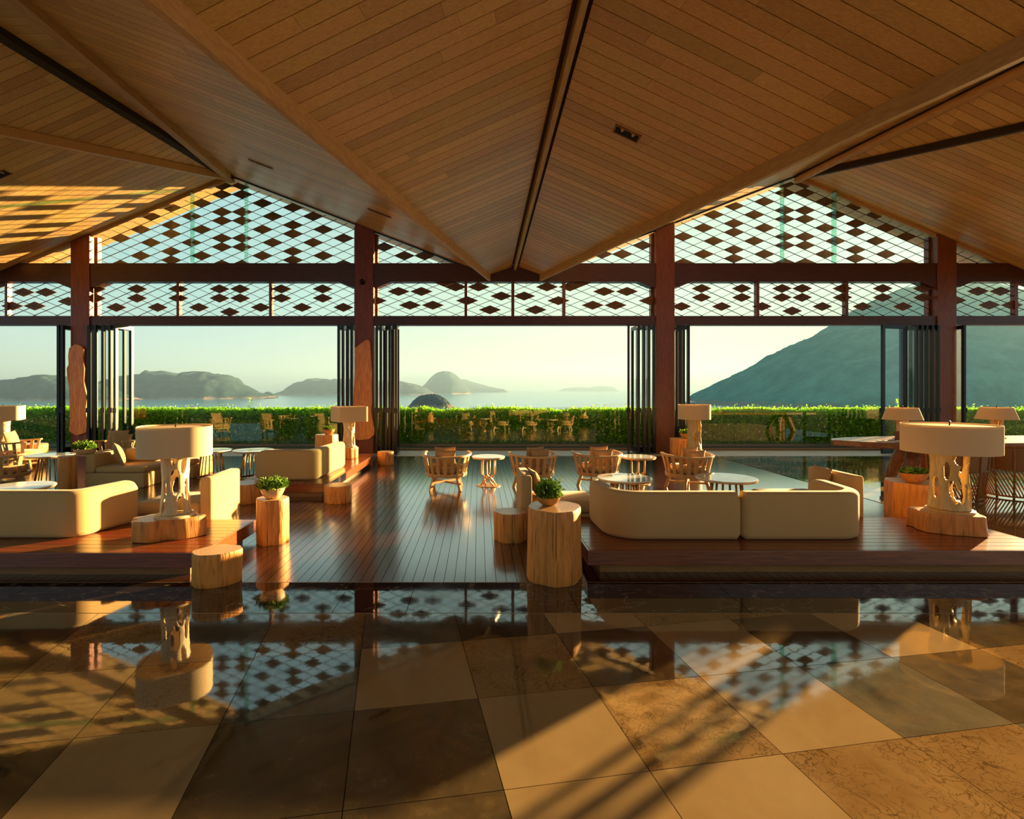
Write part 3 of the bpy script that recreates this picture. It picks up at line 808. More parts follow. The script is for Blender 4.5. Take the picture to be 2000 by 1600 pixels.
# right: mirror arrangement
dr = (10.63, 0, 6.93); hr_ = (14.17, -1.9, 4.305)
ceil_plane([(XR2,13.1,6.93), (XR2,0,6.93), dr], (1,0,0), seed=9, gap=.006)
ceil_plane([(XR2,13.1,6.93), dr, hr_], (1,-.2,-.42), seed=10)
ceil_plane([P3(XR2,ys,zD2), P3(14.17,ys,zD2), P3(14.17,-1.9,zD2), P3(XR2,13.1,zD2)], (1,0,-.42), seed=11)
# next folds of the roof on both sides, unseen, added to shape the sun
mb = MB(); mb.prism([(14.17,-1.9,4.36),(21,-1.9,7.1),(21,ys,7.1),(14.17,ys,4.36)], (0,0,.06)); o = mb.build('ceiling', M['ceil']); tag(o, kind='structure')
mb = MB(); mb.prism([(-12.43,.3,4.36),(-12.43,ys,4.36),(-19,ys,7.0),(-19,.3,7.0)], (0,0,.06)); o = mb.build('ceiling', M['ceil']); tag(o, kind='structure')
# roof beams
mb = MB(); mb.beam((XR,0,6.84),(XR,13.1,6.84),.16,.16); trim(mb, M['beam_pale'])
mb = MB(); d = (Vector(dl)-Vector((XR,13.1,6.93))); mb.beam(Vector(dl)+Vector((0,0,-.06)), (XR,13.0,6.87), .20, .12); trim(mb, M['beam_dark'])
mb = MB(); mb.beam(Vector(hl)+Vector((0,0,-.06)), (XR,13.0,6.86), .09, .16); trim(mb, M['ceil'])
mb = MB(); mb.tube([Vector(dr)+Vector((0,0,-.13)), (XR2,13.0,6.80)], .085, 16); trim(mb, M['beam_pale'])
mb = MB(); mb.beam(Vector(dr)+Vector((.09,0,-.02)), (XR2+.03,13.0,6.90), .12, .05); trim(mb, M['beam_dark'])  # dark strip drawn for the shadow gap along the tube
mb = MB(); mb.beam(Vector(hr_)+Vector((0,0,-.05)), (XR2,13.0,6.87), .10, .14); trim(mb, M['beam_dark'])
# pale edge trims where the outer slopes meet the glass
mb = MB(); mb.beam((XR,YL-.05,zD(XR)-.05),(-12.4,YL-.05,zD(-12.4)-.05),.10,.07); trim(mb, M['beam_pale'])
mb = MB(); mb.beam((XR2,YL-.05,zD2(XR2)-.05),(14.1,YL-.05,zD2(14.1)-.05),.10,.07); trim(mb, M['beam_pale'])
mb = MB(); mb.beam((XR,YL-.05,zA(XR)-.02),(.4,YL-.05,zA(.4)-.02),.06,.03); trim(mb, M['black'])
mb = MB(); mb.beam((XR2,YL-.05,zA2(XR2)-.02),(1.4,YL-.05,zA2(1.4)-.02),.06,.03); trim(mb, M['black'])
# dark end of the central gable against the tie beam
mb = MB(); mb.prism([(lx(12.95),12.96,4.29),(rx(12.95),12.96,4.29),(rx(12.95),12.96,4.45),(.9,12.96,4.66),(lx(12.95),12.96,4.45)], (0,.03,0)); trim(mb, M['tie'])

# recessed ceiling fittings
def downlight(p, u, v, w, h, label):
    root = empty('ceiling_downlight', p, 0, label, 'ceiling light', 'recessed ceiling fittings')
    u, v = Vector(u).normalized(), Vector(v).normalized(); n = u.cross(v)
    if n.z > 0: n = -n
    mb = MB()
    for a, b, c, d in ((-w/2,w/2,-h/2,-h/2+.02),(-w/2,w/2,h/2-.02,h/2),(-w/2,-w/2+.02,-h/2,h/2),(w/2-.02,w/2,-h/2,h/2)):
        mb.prism([u*a+v*c, u*b+v*c, u*b+v*d, u*a+v*d], n*.012)
    mb.build('rim', M['rattan'], root)
    mb = MB(); mb.prism([u*(-w/2+.02)+v*(-h/2+.02), u*(w/2-.02)+v*(-h/2+.02), u*(w/2-.02)+v*(h/2-.02), u*(-w/2+.02)+v*(h/2-.02)], n*.004); mb.build('recess', M['blackbox'], root)
    for s in (-.22, .2):
        mb = MB(); c = u*(s*w); mb.prism([c+u*(-.02)+v*(-h*.3), c+u*.03+v*(-h*.3), c+u*.012+v*(h*.1)], n*.01); mb.build('lamp_fin', M['frame'], root)
downlight((1.75,6.17,cplane(1.75,6.17)), (1,.164,-.36), (0,1,-.04), .34, .17, 'black recessed fitting in the low central ceiling')
downlight((-4.55,10.9,zA(-4.55)), (1,0,-.385), (0,1,0), .52, .10, 'narrow black slot fitting near the gable peak')
downlight((-2.12,11.16,zA(-2.12)), (1,0,-.385), (0,1,0), .52, .10, 'narrow black slot fitting above the column with the wide slab')
downlight((-9.14,9.97,zD(-9.14)), (1,0,.42), (0,1,0), .34, .2, 'black recessed fitting in the sunlit outer slope')
mb = MB(); mb.lathe([(.0,0),(.05,0),(.06,.03),(.055,.10),(.03,.12)], 16)
o = mb.build('wall_spotlight', M['black'], smooth=True); o.location = (-2.88, 12.93, 4.22); o.rotation_euler = (rad(60),0,0); tag(o, 'small black spotlight on the column with the wide slab', 'spotlight')

# ================================================================== furniture builders
def log_mesh(r, h, seed, rxy=(1, 1), lob=.06, taper=.0, n=56, flare=.0):
    g = random.Random(seed); ph = [g.uniform(0, 6.28) for _ in range(8)]; am = [lob*g.uniform(.4,1)/(1+.35*k) for k in range(8)]
    mb = MB(); rings = []
    for zi, zf in enumerate([0, .03, .2, .4, .6, .8, .96, 1.0]):
        ring = []
        for k in range(n):
            t = 2*math.pi*k/n
            f = 1+sum(a*math.cos((j+2)*t+p) for j, (a, p) in enumerate(zip(am, ph)))
            f += .018*mnoise.noise(Vector((math.cos(t)*3, math.sin(t)*3, zf*2+seed)))+.03*mnoise.noise(Vector((math.cos(t)*1.2, math.sin(t)*1.2, zf*1.5+seed*3)))
            f *= 1+taper*(1-zf)+flare*max(0, .35-zf)
            if zf == 0 or zf == 1: f *= .972
            ring.append((r*f*math.cos(t)*rxy[0], r*f*math.sin(t)*rxy[1], h*zf))
        rings.append(ring)
    mb.rings(rings, mi=0, capmi=1)
    return mb.mesh('log', [M['log'], M['logtop']], angle=40)
def log(name, x, y, r, h, seed, label, cat, z=0, rz=0, **k):
    o = link(name, log_mesh(r, h, seed, **k)); o.location = (x, y, z); o.rotation_euler = (0, 0, rz)
    return tag(o, label, cat)

def foliage(mb, n, rx_, ry_, h, g, l=.06, w=.03, z0=0):
    for _ in range(n):
        a = g.uniform(0, 6.28); q = math.sqrt(g.random()); x, y = q*rx_*math.cos(a), q*ry_*math.sin(a)
        z = z0+h*g.random()*(1-.5*q*q)
        leaf_quad(mb, Vector((x, y, z)), Vector((x*3+g.gauss(0,.5), y*3+g.gauss(0,.5), g.uniform(.1,1.3))), l*g.uniform(.6,1.3), w*g.uniform(.6,1.3), Vector((g.gauss(0,1), g.gauss(0,1), g.gauss(0,1))))
def planter(x, y, z, r, hb, hp, seed, label, mat='bowl', oval=1.0, spread=1.15, nleaf=420, rz=0, l=.05):
    g = random.Random(seed)
    root = empty('bowl_planter', (x, y, z), rz, label, 'plant')
    mb = MB(); mb.lathe([(r*.42,0),(r*.5,.004),(r*.78,hb*.35),(r*.95,hb*.75),(r,hb),(r*.94,hb),(r*.86,hb*.72)], 36, sx=1, sy=oval, cap1=False)
    b = mb.build('bowl', M[mat], root, angle=45)
    mb = MB(); mb.lathe([(r*.88,hb*.78),(r*.4,hb*.86)], 24, sy=oval, cap0=False); mb.build('soil', M['soil'], root)
    mb = MB(); foliage(mb, nleaf, r*spread*.85, r*spread*.85*oval, hp, g, l, l*.5, hb*.85)
    for _ in range(int(nleaf/12)):
        a = g.uniform(0, 6.28); q = g.uniform(.3, .85)*r*spread
        p = Vector((q*.5*math.cos(a), q*.5*oval*math.sin(a), hb*.85)); e = Vector((q*math.cos(a)*1.1, q*oval*math.sin(a)*1.1, hb*.85+hp*g.uniform(.5,1.15)))
        for k in range(5): leaf_quad(mb, p.lerp(e, .4+k*.15), Vector((g.gauss(0,1), g.gauss(0,1), .4)), l*.8, l*.4, Vector((g.gauss(0,1),0,1)))
    tag(mb.build('foliage', M['herb'], root), kind='stuff')
    return root

def drift_mesh(r, h, seed, holes, n=112, m=60, th=.016, mat='drift', flare=.12):
    """hollow driftwood trunk: a waved shell with openings"""
    g = random.Random(seed); mb = MB(); vs = []; fs = []
    for j in range(m+1):
        zf = j/m
        for k in range(n):
            t = 2*math.pi*k/n
            f = 1+.10*mnoise.noise(Vector((math.cos(t)*1.3, math.sin(t)*1.3, zf*2.2+seed)))+.035*mnoise.noise(Vector((math.cos(t)*3.5, math.sin(t)*3.5, zf*6+seed)))
            f *= 1+flare*(2*abs(zf-.5))**2-.04
            vs.append((r*f*math.cos(t), r*f*math.sin(t), h*zf))
    def cut(t, z):
        for (ht, hz, wt, wz, rot) in holes:
            d = (t-ht+math.pi) % (2*math.pi)-math.pi
            a, b = d*r, (z-hz)*h
            c, s = math.cos(rot), math.sin(rot)
            a, b = a*c+b*s, -a*s+b*c
            wob = 1+.25*mnoise.noise(Vector((a*40, b*25, seed)))
            if (abs(a)/(wt*1.18))**2.2+(abs(b)/(wz*1.08))**2.2 < wob: return True
        return False
    for j in range(m):
        for k in range(n):
            if j > 1 and j < m-2 and cut(2*math.pi*(k+.5)/n, (j+.5)/m): continue
            fs.append((j*n+k, j*n+(k+1)%n, (j+1)*n+(k+1)%n, (j+1)*n+k))
    mb.add(vs, fs); return mb.mesh('driftwood_stem', M[mat], smooth=True)
def rand_holes(seed, r, h, cnt=9):
    g = random.Random(seed); H = []
    for i in range(cnt):
        H.append((g.uniform(-math.pi, math.pi), .12+.76*((i*.618+g.random()*.15) % 1), r*g.uniform(.22,.36), h*g.uniform(.07,.15), g.uniform(-.3,.3)))
    return H
def superell(a, b, e, n=72):
    P = []
    for k in range(n):
        t = 2*math.pi*k/n; c, s = math.cos(t), math.sin(t)
        P.append((a*math.copysign(abs(c)**(2/e), c), b*math.copysign(abs(s)**(2/e), s)))
    return P
def lamp(x, y, z, label, stem_r, stem_h, rx_, ry_, sh, e=2.0, topk=1.0, seed=1, holes=None, rz=0, mat='drift', plate=(1.35, .025), power=0, name='table_lamp', overlap=.06, group=None):
    root = empty(name, (x, y, z), rz, label, 'lamp', group)
    mb = MB(); mb.lathe([(stem_r*plate[0],0),(stem_r*plate[0],plate[1]*.8),(stem_r*plate[0]*.97,plate[1])], 48); mb.build('base_plate', M[mat], root, angle=40)
    st_ = link('stem', drift_mesh(stem_r, stem_h, seed, holes or rand_holes(seed, stem_r, stem_h), mat=mat), root); st_.location = (0, 0, plate[1])
    sm = st_.modifiers.new('relax', 'SMOOTH'); sm.factor = .5; sm.iterations = 6
    s = st_.modifiers.new('shell', 'SOLIDIFY'); s.thickness = stem_r*.16; s.offset = -1
    zs = plate[1]+stem_h-overlap
    mb = MB(); P = superell(rx_, ry_, e); k = topk
    rings = [[(p[0], p[1], zs) for p in P], [(p[0]*k, p[1]*k, zs+sh) for p in P]]
    ri = [[(p[0]*k*.985, p[1]*k*.985, zs+sh) for p in P], [(p[0]*.985, p[1]*.985, zs) for p in P]]
    mb.rings(rings+ri+[rings[0]], False, False)
    shd = mb.build('shade', M['shade'], root, angle=40)
    mb = MB(); mb.add([(p[0]*k*.97, p[1]*k*.97, zs+sh-.012) for p in P], [tuple(range(len(P)))]); mb.build('diffuser', M['diffuser'], shd)
    mb = MB(); mb.tube([(0,0,zs+sh-.02),(0,0,zs+sh+.025)], .006, 8); mb.lathe([(.001,zs+sh+.02),(.012,zs+sh+.026),(.001,zs+sh+.036)], 12); mb.build('finial', M['black'], shd)
    if power:
        ld = bpy.data.lights.new('bulb', 'POINT'); ld.energy = power; ld.color = (1.0, .66, .32); ld.shadow_soft_size = .06
        lo = bpy.data.objects.new('bulb', ld); col.objects.link(lo); lo.parent = root; lo.location = (0, 0, zs+sh*.5)
    return root
dm = NT('acrylic_diffuser'); dc = srgb(236,214,170)
dtr = dm.n('ShaderNodeBsdfTranslucent', {0: dc}); dm.b.inputs['Base Color'].default_value = dc; dm.b.inputs['Roughness'].default_value = .6
dm.t.links.new(dm.n('ShaderNodeMixShader', {0: .5, 1: dm.b.outputs[0], 2: dtr.outputs[0]}).outputs[0], dm.out.inputs[0]); M['diffuser'] = dm.mat

# -- barrel armchair with slatted back; front faces +y
def make_chair():
    root = empty('armchair', (0,0,0), 0, '', 'armchair')
    RR, RS, zr, zs = .375, .315, .54, .265
    pt = lambda r, t, z: (r*math.cos(t), r*math.sin(t), z)
    A0, A1 = rad(150), rad(390)          # arc round the back, open to the front
    mb = MB(); rings = []
    N = 40
    for k in range(N+1):
        t = A0+(A1-A0)*k/N; f = k/N; end = abs(2*f-1)
        rr_ = RR*(1+.10*max(0, end-.6)); w = .028*(1-.15*end); z = zr+.035*end**2
        hh = .016
        c = [(rr_-w, z-hh), (rr_+w, z-hh), (rr_+w, z+hh), (rr_-w, z+hh)]
        rings.append([(q*math.cos(t), q*math.sin(t), zz) for q, zz in c])
    mb.rings(rings); mb.build('arm_rail', M['frame'], root, bevel=.006)
    ns = 13
    for k in range(ns):
        t = A0+rad(8)+(A1-A0-rad(16))*k/(ns-1)
        d = Vector((math.cos(t), math.sin(t), 0)); s = Vector((-d.y, d.x, 0)); end = abs(2*k/(ns-1)-1)
        a, b = d*RS+Vector((0,0,zs-.01)), d*RR*(1+.08*max(0,end-.6))+Vector((0,0,zr+.03*end**2-.01))
        mb = MB(); w, th = .027, .008
        mb.add([a+s*w+d*th, a-s*w+d*th, a-s*w-d*th, a+s*w-d*th, b+s*w+d*th, b-s*w+d*th, b-s*w-d*th, b+s*w-d*th], [(0,1,2,3),(7,6,5,4),(4,5,1,0),(5,6,2,1),(6,7,3,2),(7,4,0,3)])
        mb.build('slat', M['frame'], root)
    mb = MB(); n = 48
    mb.rings([[(q*math.cos(6.2832*k/n), q*math.sin(6.2832*k/n), z) for k in range(n)] for q, z in ((RS-.05,.215),(RS+.012,.215),(RS+.02,.275),(RS-.03,.275))], True, True)
    mb.build('seat_frame', M['frame'], root, bevel=.006)
    mb = MB(); mb.lathe([(RS-.06,.275),(RS-.03,.285),(RS-.015,.315),(RS-.02,.36),(RS-.06,.385),(.02,.392)], 40); mb.build('seat_cushion', M['sofa'], root, angle=60)
    for q in (45, 135, 225, 315):
        d = Vector((math.cos(rad(q)), math.sin(rad(q)), 0)); mb = MB()
        mb.beam(d*.25+Vector((0,0,.235)), d*.33, .05, .032, up=(-d.y, d.x, 0)); mb.build('leg', M['frame'], root)
    for q in (45, 135):
        d = Vector((math.cos(rad(q)), math.sin(rad(q)), 0)); mb = MB()
        mb.beam(d*.29+Vector((0,0,.11+.012*(q==45))), -d*.29+Vector((0,0,.11+.012*(q==45))), .026, .03); mb.build('stretcher', M['frame'], root)
    return root
def cushion_mesh(w, h, t, mat, n=14):
    mb = MB(); top = []; 
    def prof(u, v): return (max(0, 1-u*u)**.55)*(max(0, 1-v*v)**.55)
    vs = []; fs = []
    for side in (1, -1):
        for j in range(n+1):
            for i in range(n+1):
                u, v = 2*i/n-1, 2*j/n-1
                pin = 1-.09*(1-v*v)*abs(u)**6; pin2 = 1-.09*(1-u*u)*abs(v)**6
                vs.append((u*w/2*pin, side*t/2*prof(u, v), h/2+v*h/2*pin2))
    for s in range(2):
        b = s*(n+1)**2
        for j in range(n):
            for i in range(n):
                q = (b+j*(n+1)+i, b+j*(n+1)+i+1, b+(j+1)*(n+1)+i+1, b+(j+1)*(n+1)+i)
                fs.append(q if s else q[::-1])
    mb.add(vs, fs); return mb.mesh('cushion', mat, smooth=True)
CUSH = {k: cushion_mesh(.46, .40, .15, M[k]) for k in ('cush', 'cush_pale', 'sofa')}
def cushion(x, y, z, label, rz=0, tilt=-18, mat='cush', s=1.0, roll=0, group=None):
    o = link('cushion', CUSH[mat]); o.location = (x, y, z); o.rotation_euler = (rad(tilt), rad(roll), rz); o.scale = (s, s, s)
    return tag(o, label, 'cushion', group)

# -- round tables
def round_table(x, y, r, h, label, kind, rods=12, rt=.17, rb=.24, rz=0, z=0, name='side_table', pw=.011):
    root = empty(name, (x, y, z), rz, label, 'table')
    mb = MB(); mb.lathe([(r-.012,h-.022),(r,h-.016),(r,h-.003),(r-.004,h)], 56); mb.build('table_top', M['marbletop'], root, angle=30)
    mb = MB(); mb.lathe([(r-.03,h-.034),(r-.012,h-.034),(r-.012,h-.0221),(r-.03,h-.0221)], 56, cap0=True, cap1=True); mb.build('top_rim', M['bronze'], root)
    zt = h-.034
    if kind == 'rod':
        for k in range(rods):
            t = 2*math.pi*k/rods; mb = MB(); mb.tube([(rt*math.cos(t), rt*math.sin(t), zt), (rb*math.cos(t), rb*math.sin(t), .012)], pw, 8); mb.build('rod', M['bronze'], root, smooth=True)
        mb = MB(); mb.tube([(rb*math.cos(2*math.pi*k/40), rb*math.sin(2*math.pi*k/40), .012) for k in range(40)], .012, 8, closed=True); mb.build('base_ring', M['bronze'], root, smooth=True)
    else:
        for k in range(rods):
            t = 2*math.pi*k/rods+.3; t2 = t+1.15; t3 = t+2.0
            mb = MB(); mb.tube([(rt*math.cos(t), rt*math.sin(t), zt), (rt*math.cos(t), rt*math.sin(t), h*.40), (rt*.62*math.cos(t2), rt*.62*math.sin(t2), h*.24), (rb*math.cos(t3), rb*math.sin(t3), .008)], pw, 8); mb.build('rod', M['bronze'], root, smooth=True)
        mb = MB(); mb.lathe([(rb*1.55,0),(rb*1.55,.006),(rb*1.5,.009)], 40); mb.build('base_plate', M['bronze'], root)
    return root

# -- upholstered pieces
def rounded_path(pts, rads, seg=10):
    out = []
    for i, p in enumerate(pts):
        p = Vector(p)
        if i in (0, len(pts)-1) or rads[i] == 0: out.append(p); continue
        a, b = (Vector(pts[i-1])-p), (Vector(pts[i+1])-p)
        an = a.angle(b); tl = rads[i]/math.tan(an/2)
        tl = min(tl, a.length*.49, b.length*.49); rr_ = tl*math.tan(an/2)
        p0, p1 = p+a.normalized()*tl, p+b.normalized()*tl
        c = p+(a.normalized()+b.normalized()).normalized()*(rr_/math.sin(an/2))
        for k in range(seg+1):
            q = p0.lerp(p1, k/seg)-c; out.append(c+q.normalized()*rr_)
    return out
def resample(P, step=.04):
    out = [P[0]]
    for a, b in zip(P[:-1], P[1:]):
        n = max(1, int((b-a).length/step))
        for k in range(1, n+1): out.append(a.lerp(b, k/n))
    return out
def back_mesh(pts, rads, th, z0, z1, ends=(.12, .12), mat='sofa', r=.045, bulge=.012):
    P = resample(rounded_path([Vector((p[0], p[1], 0)) for p in pts], rads)); n = len(P)
    L = [0]
    for a, b in zip(P[:-1], P[1:]): L.append(L[-1]+(b-a).length)
    rings = []; hz = (z1-z0)/2; zc = (z0+z1)/2
    for i, p in enumerate(P):
        d = (P[min(i+1,n-1)]-P[max(i-1,0)]).normalized(); s = Vector((-d.y, d.x, 0))
        f = 1; g = 1
        if ends[0] and L[i] < ends[0]: q = 1-L[i]/ends[0]; f *= 1-.20*q**2.5; g *= 1-.45*q**2
        if ends[1] and L[-1]-L[i] < ends[1]: q = 1-(L[-1]-L[i])/ends[1]; f *= 1-.20*q**2.5; g *= 1-.45*q**2
        ring = []; w = th/2*g
        cr = min(r, w*.95)
        for cx_, cz_, a0 in ((1,-1,-90),(1,1,0),(-1,1,90),(-1,-1,180)):
            for k in range(5):
                a = rad(a0+90*k/4)
                o_ = cx_*(w-cr)+math.cos(a)*cr; zz = cz_*(hz*f-cr)+math.sin(a)*cr
                bb = bulge*(1-(zz/(hz*f))**2)*(1 if o_ > 0 else -1)
                zoff = -hz*(1-f) if f < 1 else 0
                ring.append(tuple(p+s*(o_+bb)+Vector((0,0,zc+zz+zoff*.35))))
        rings.append(ring)
    mb = MB(); mb.rings(rings); return mb.mesh('sofa_back', M[mat], angle=50)
def part_box(root, name, x0, x1, y0, y1, z0, z1, mat, r=.04):
    o = link(name, rbox_mesh(name, x1-x0, y1-y0, z1-z0, min(r, (z1-z0)*.45), M[mat]), root)
    o.location = ((x0+x1)/2, (y0+y1)/2, z0); return o

# -- low timber platforms
def platform(x0, x1, y0, y1, label, dirx=True, zt=.206, th=.128, ins=(.12,.07,.12,.07)):
    root = empty('seating_platform', (0,0,0), 0, label, 'platform')
    mb = MB(); mb.box(x0+.02, x1-.02, y0+.02, y1-.02, zt-th, zt-.018); mb.build('carcass', M['plat'], root)
    for a in (((x0,x1,y0,y0+.022)),((x0,x1,y1-.022,y1)),((x0,x0+.022,y0+.022,y1-.022)),((x1-.022,x1,y0+.022,y1-.022))):
        mb = MB(); mb.box(a[0],a[1],a[2],a[3], zt-th, zt); mb.build('fascia_board', M['plat'], root, bevel=.004)
    strips(root, [(x0+.024,y0+.024,zt-.016),(x1-.024,y0+.024,zt-.016),(x1-.024,y1-.024,zt-.016),(x0+.024,y1-.024,zt-.016)], (1,0,0) if dirx else (0,1,0), .112, .007, .016, M['plat'] if dirx else M['plat_y'], 'board')
    mb = MB(); mb.box(x0+ins[0], x1-ins[2], y0+ins[1], y1-ins[3], 0, zt-th); mb.build('plinth', M['plinth'], root)
    return root
M['plinth'] = wood('plinth_wood', srgb(120,84,44), srgb(150,110,62), (1,12,12), .5, .05, .1)
M['plat_y'] = wood('platform_wood_lengthwise', srgb(96,42,16), srgb(142,70,28), (16, 1.0, 16), .25, .15, .08, coat=.35, coat_rough=.12)

# ================================================================== seating group by the long table
platform(.94, 5.08, 4.50, 5.69, 'low dark timber platform carrying the long curved sofa and the large drum lamp')
PZ = .206
def sofa_piece(label, path, rads_, z0=PZ, z1=.645, ends=(.14,.14), seat=None, th=.15):
    root = empty('sofa_section', (path[0][0], path[0][1], z0), 0, label, 'sofa')
    o = link('backrest', back_mesh([(p[0]-path[0][0], p[1]-path[0][1]) for p in path], rads_, th, 0, z1-z0, ends), root)
    if seat:
        x0, x1, y0_, y1_ = seat
        part_box(root, 'seat_base', x0-path[0][0], x1-path[0][0], y0_-path[0][1], y1_-path[0][1], .0, .10, 'sofa', .02)
        part_box(root, 'seat_cushion', x0-path[0][0], x1-path[0][0], y0_-path[0][1], y1_-path[0][1], .102, .215, 'sofa', .045)
    return root
sofa_piece('beige sofa section with rounded corner on the platform beside the tall stump', [(1.24,5.62),(1.27,4.88),(2.425,4.88)], [0,.24,0], ends=(.2,.02), seat=(1.40,2.42,5.00,5.66))
sofa_piece('beige sofa section with rounded corner on the platform beside the large drum lamp', [(2.435,4.88),(3.55,4.88),(3.62,5.66)], [0,.22,0], ends=(.02,.2), seat=(2.45,3.50,5.00,5.66))
def side_seat(label, xb, y0_, y1_, s, z1=.64, depth=.86):
    """armless seat whose backrest stands on the side xb; seat runs from it in direction s"""
    root = empty('sofa_chair', (xb, y0_, 0), 0, label, 'sofa')
    a, b = sorted((0, s*.13)); part_box(root, 'backrest', a, b, 0, y1_-y0_, 0, z1, 'sofa', .03)
    a, b = sorted((s*.135, s*depth)); part_box(root, 'seat_base', a, b, 0, y1_-y0_, 0, .22, 'sofa', .03)
    part_box(root, 'seat_cushion', a, b, .0, y1_-y0_, .222, .36, 'sofa', .05)
    return root
side_seat('beige armless seat behind the small stool and tall stump', .46, 5.75, 6.40, 1)
cushion(.70, 6.08, .36, 'tan cushion on the beige seat behind the tall stump', rz=rad(-82), tilt=16, s=.8)
side_seat('beige armless seat past the drum lamp sofa end', 4.25, 5.75, 6.55, -1)
cushion(4.02, 6.22, .36, 'tan cushion on the beige seat past the curved sofa', rz=rad(86), tilt=14, s=.82)
log('stump_table', .644, 4.46, .232, .60, 5, 'tall pale tree stump side table holding a bowl of herbs beside the platform corner', 'side table', lob=.035, flare=.12)
planter(.60, 4.50, .60, .105, .075, .15, 21, 'brown bowl of bushy herbs on the tall pale stump', nleaf=520, l=.045, spread=1.2)
log('stump_stool', .33, 5.56, .165, .30, 8, 'short tree stump stool behind the tall pale stump', 'stool', lob=.05)
log('log_base', 4.63, 5.16, .285, .187, 12, 'flat trunk slice on the platform under the large drum lamp', 'log', z=PZ+.001, lob=.13, rxy=(1.05,.72), taper=.06)
H1 = [(rad(-95),.80,.05,.05,.1),(rad(-78),.62,.055,.13,-.25),(rad(-118),.30,.03,.10,.2),(rad(-90),.27,.03,.09,-.1),(rad(-52),.22,.035,.12,.15),(rad(-45),.82,.03,.05,.2),(rad(-40),.55,.03,.11,.1),(rad(-140),.62,.02,.08,0),(rad(60),.5,.06,.16,.2),(rad(100),.3,.05,.12,-.2),(rad(140),.7,.05,.1,.3),(rad(20),.3,.04,.12,0),(rad(10),.75,.04,.1,0),(rad(180),.35,.04,.1,.1)]
lamp(4.66, 5.17, PZ+.189, 'large table lamp with round cream drum shade and pierced driftwood stem on the platform', .155, .62, .385, .385, .275, seed=4, holes=H1, mat='drift_gold', plate=(1.25,.022), power=BULB)
log('stump_table', 5.38, 6.45, .30, .46, 17, 'wide orange tree stump with a bowl of succulents behind the drum lamp', 'side table', lob=.07)
planter(5.30, 6.36, .46, .165, .12, .07, 22, 'shallow oval wooden bowl of succulents on the wide orange stump', oval=.7, nleaf=260, l=.05, spread=.95)

# ================================================================== seating group with the lit sofa
platform(-7.2, -2.37, 4.44, 5.58, 'low timber platform carrying the sunlit sofa and the rounded-square lamp')
sofa_piece('beige sofa back with sunlit rounded corner on the platform by the rounded-square lamp', [(-6.6,4.93),(-3.80,4.93),(-3.66,5.55)], [0,.12,0], ends=(.05,.12), seat=(-6.5,-3.9,5.04,5.56))
side_seat('beige armless seat with sunlit back behind the rounded-square lamp', -2.90, 5.66, 6.36, -1)
log('log_base', -2.93, 4.93, .255, .19, 31, 'orange live-edge trunk slice on the platform under the rounded-square lamp', 'log', z=PZ+.001, lob=.15, rxy=(1.1,.72), rz=rad(18))
H2 = [(a_, z_, w_*.78, h_*.85, r0_) for a_, z_, w_, h_, r0_ in [(rad(-95),.86,.025,.06,.0),(rad(-90),.50,.045,.13,.0),(rad(-52),.78,.03,.10,-.1),(rad(-132),.42,.02,.08,.1),(rad(-66),.14,.035,.12,0),(rad(-140),.14,.025,.08,-.2),(rad(-40),.40,.02,.10,0),(rad(-20),.2,.03,.12,0),(rad(30),.6,.05,.14,.1),(rad(80),.35,.05,.12,0),(rad(120),.7,.05,.1,0),(rad(170),.5,.04,.12,.1),(rad(5),.8,.03,.08,0),(rad(100),.12,.04,.08,0)]]
lamp(-2.88, 4.96, PZ+.192, 'table lamp with rounded-square cream shade and pierced driftwood stem on the orange trunk slice', .122, .615, .315, .30, .275, e=3.0, seed=9, holes=H2, rz=rad(28), plate=(1.45,.022), power=BULB)
log('stump_stool', -2.17, 4.33, .175, .268, 41, 'short oval stump stool at the corner of the sunlit sofa platform', 'stool', lob=.05, rxy=(1.1,.82), rz=rad(30))
log('stump_table', -2.16, 5.47, .158, .46, 43, 'knotty tree stump holding the pierced bowl planter', 'side table', lob=.05)
planter(-2.15, 5.45, .46, .125, .115, .10, 51, 'pale pierced bowl overflowing with herbs on the knotty stump', mat='speck', nleaf=520, l=.05, spread=1.3)
log('stump_stool', -3.28, 7.44, .20, .27, 44, 'squared wooden block stool behind the seat with the sunlit back', 'stool', lob=.10)
round_table(-5.6, 6.35, .37, .42, 'round white table just behind the sunlit sofa back', 'rod', 12, .2, .27)

# ================================================================== platform by the column with the wide slab
platform(-3.62, -2.22, 7.69, 11.30, 'low timber platform running out to the column with the wide slab', dirx=False)
sofa_piece('beige corner sofa on the platform running out to the wide slab', [(-3.42,8.05),(-2.57,8.05),(-2.47,9.45)], [0,.10,0], z1=.665, ends=(.2,.2), seat=(-3.4,-2.68,8.2,10.1), th=.17)
log('log_base', -2.60, 10.55, .165, .215, 61, 'small trunk block under the lamp with the square shade', 'log', z=PZ+.001, lob=.09)
lamp(-2.62, 10.55, PZ+.218, 'table lamp with square cream shade and driftwood stem on the platform by the wide slab', .115, .56, .30, .30, .30, e=14, seed=14, rz=rad(32), power=BULB)
log('stump_table', -3.12, 10.75, .225, .46, 63, 'tall trunk stump with a small bowl beside the square-shaded lamp', 'side table', z=PZ+.001, lob=.06, taper=.1)
planter(-3.07, 10.68, PZ+.462, .125, .11, .06, 64, 'small wooden bowl of succulents on the trunk stump by the square-shaded lamp', nleaf=180, l=.05, spread=.95)
log('stump_stool', -2.0, 7.43, .19, .24, 66, 'short stump stool at the front corner of the platform with the corner sofa', 'stool', lob=.05)
log('stump_stool', -1.98, 11.1, .165, .275, 67, 'short stump stool on the deck in front of the folding doors', 'stool', lob=.05)

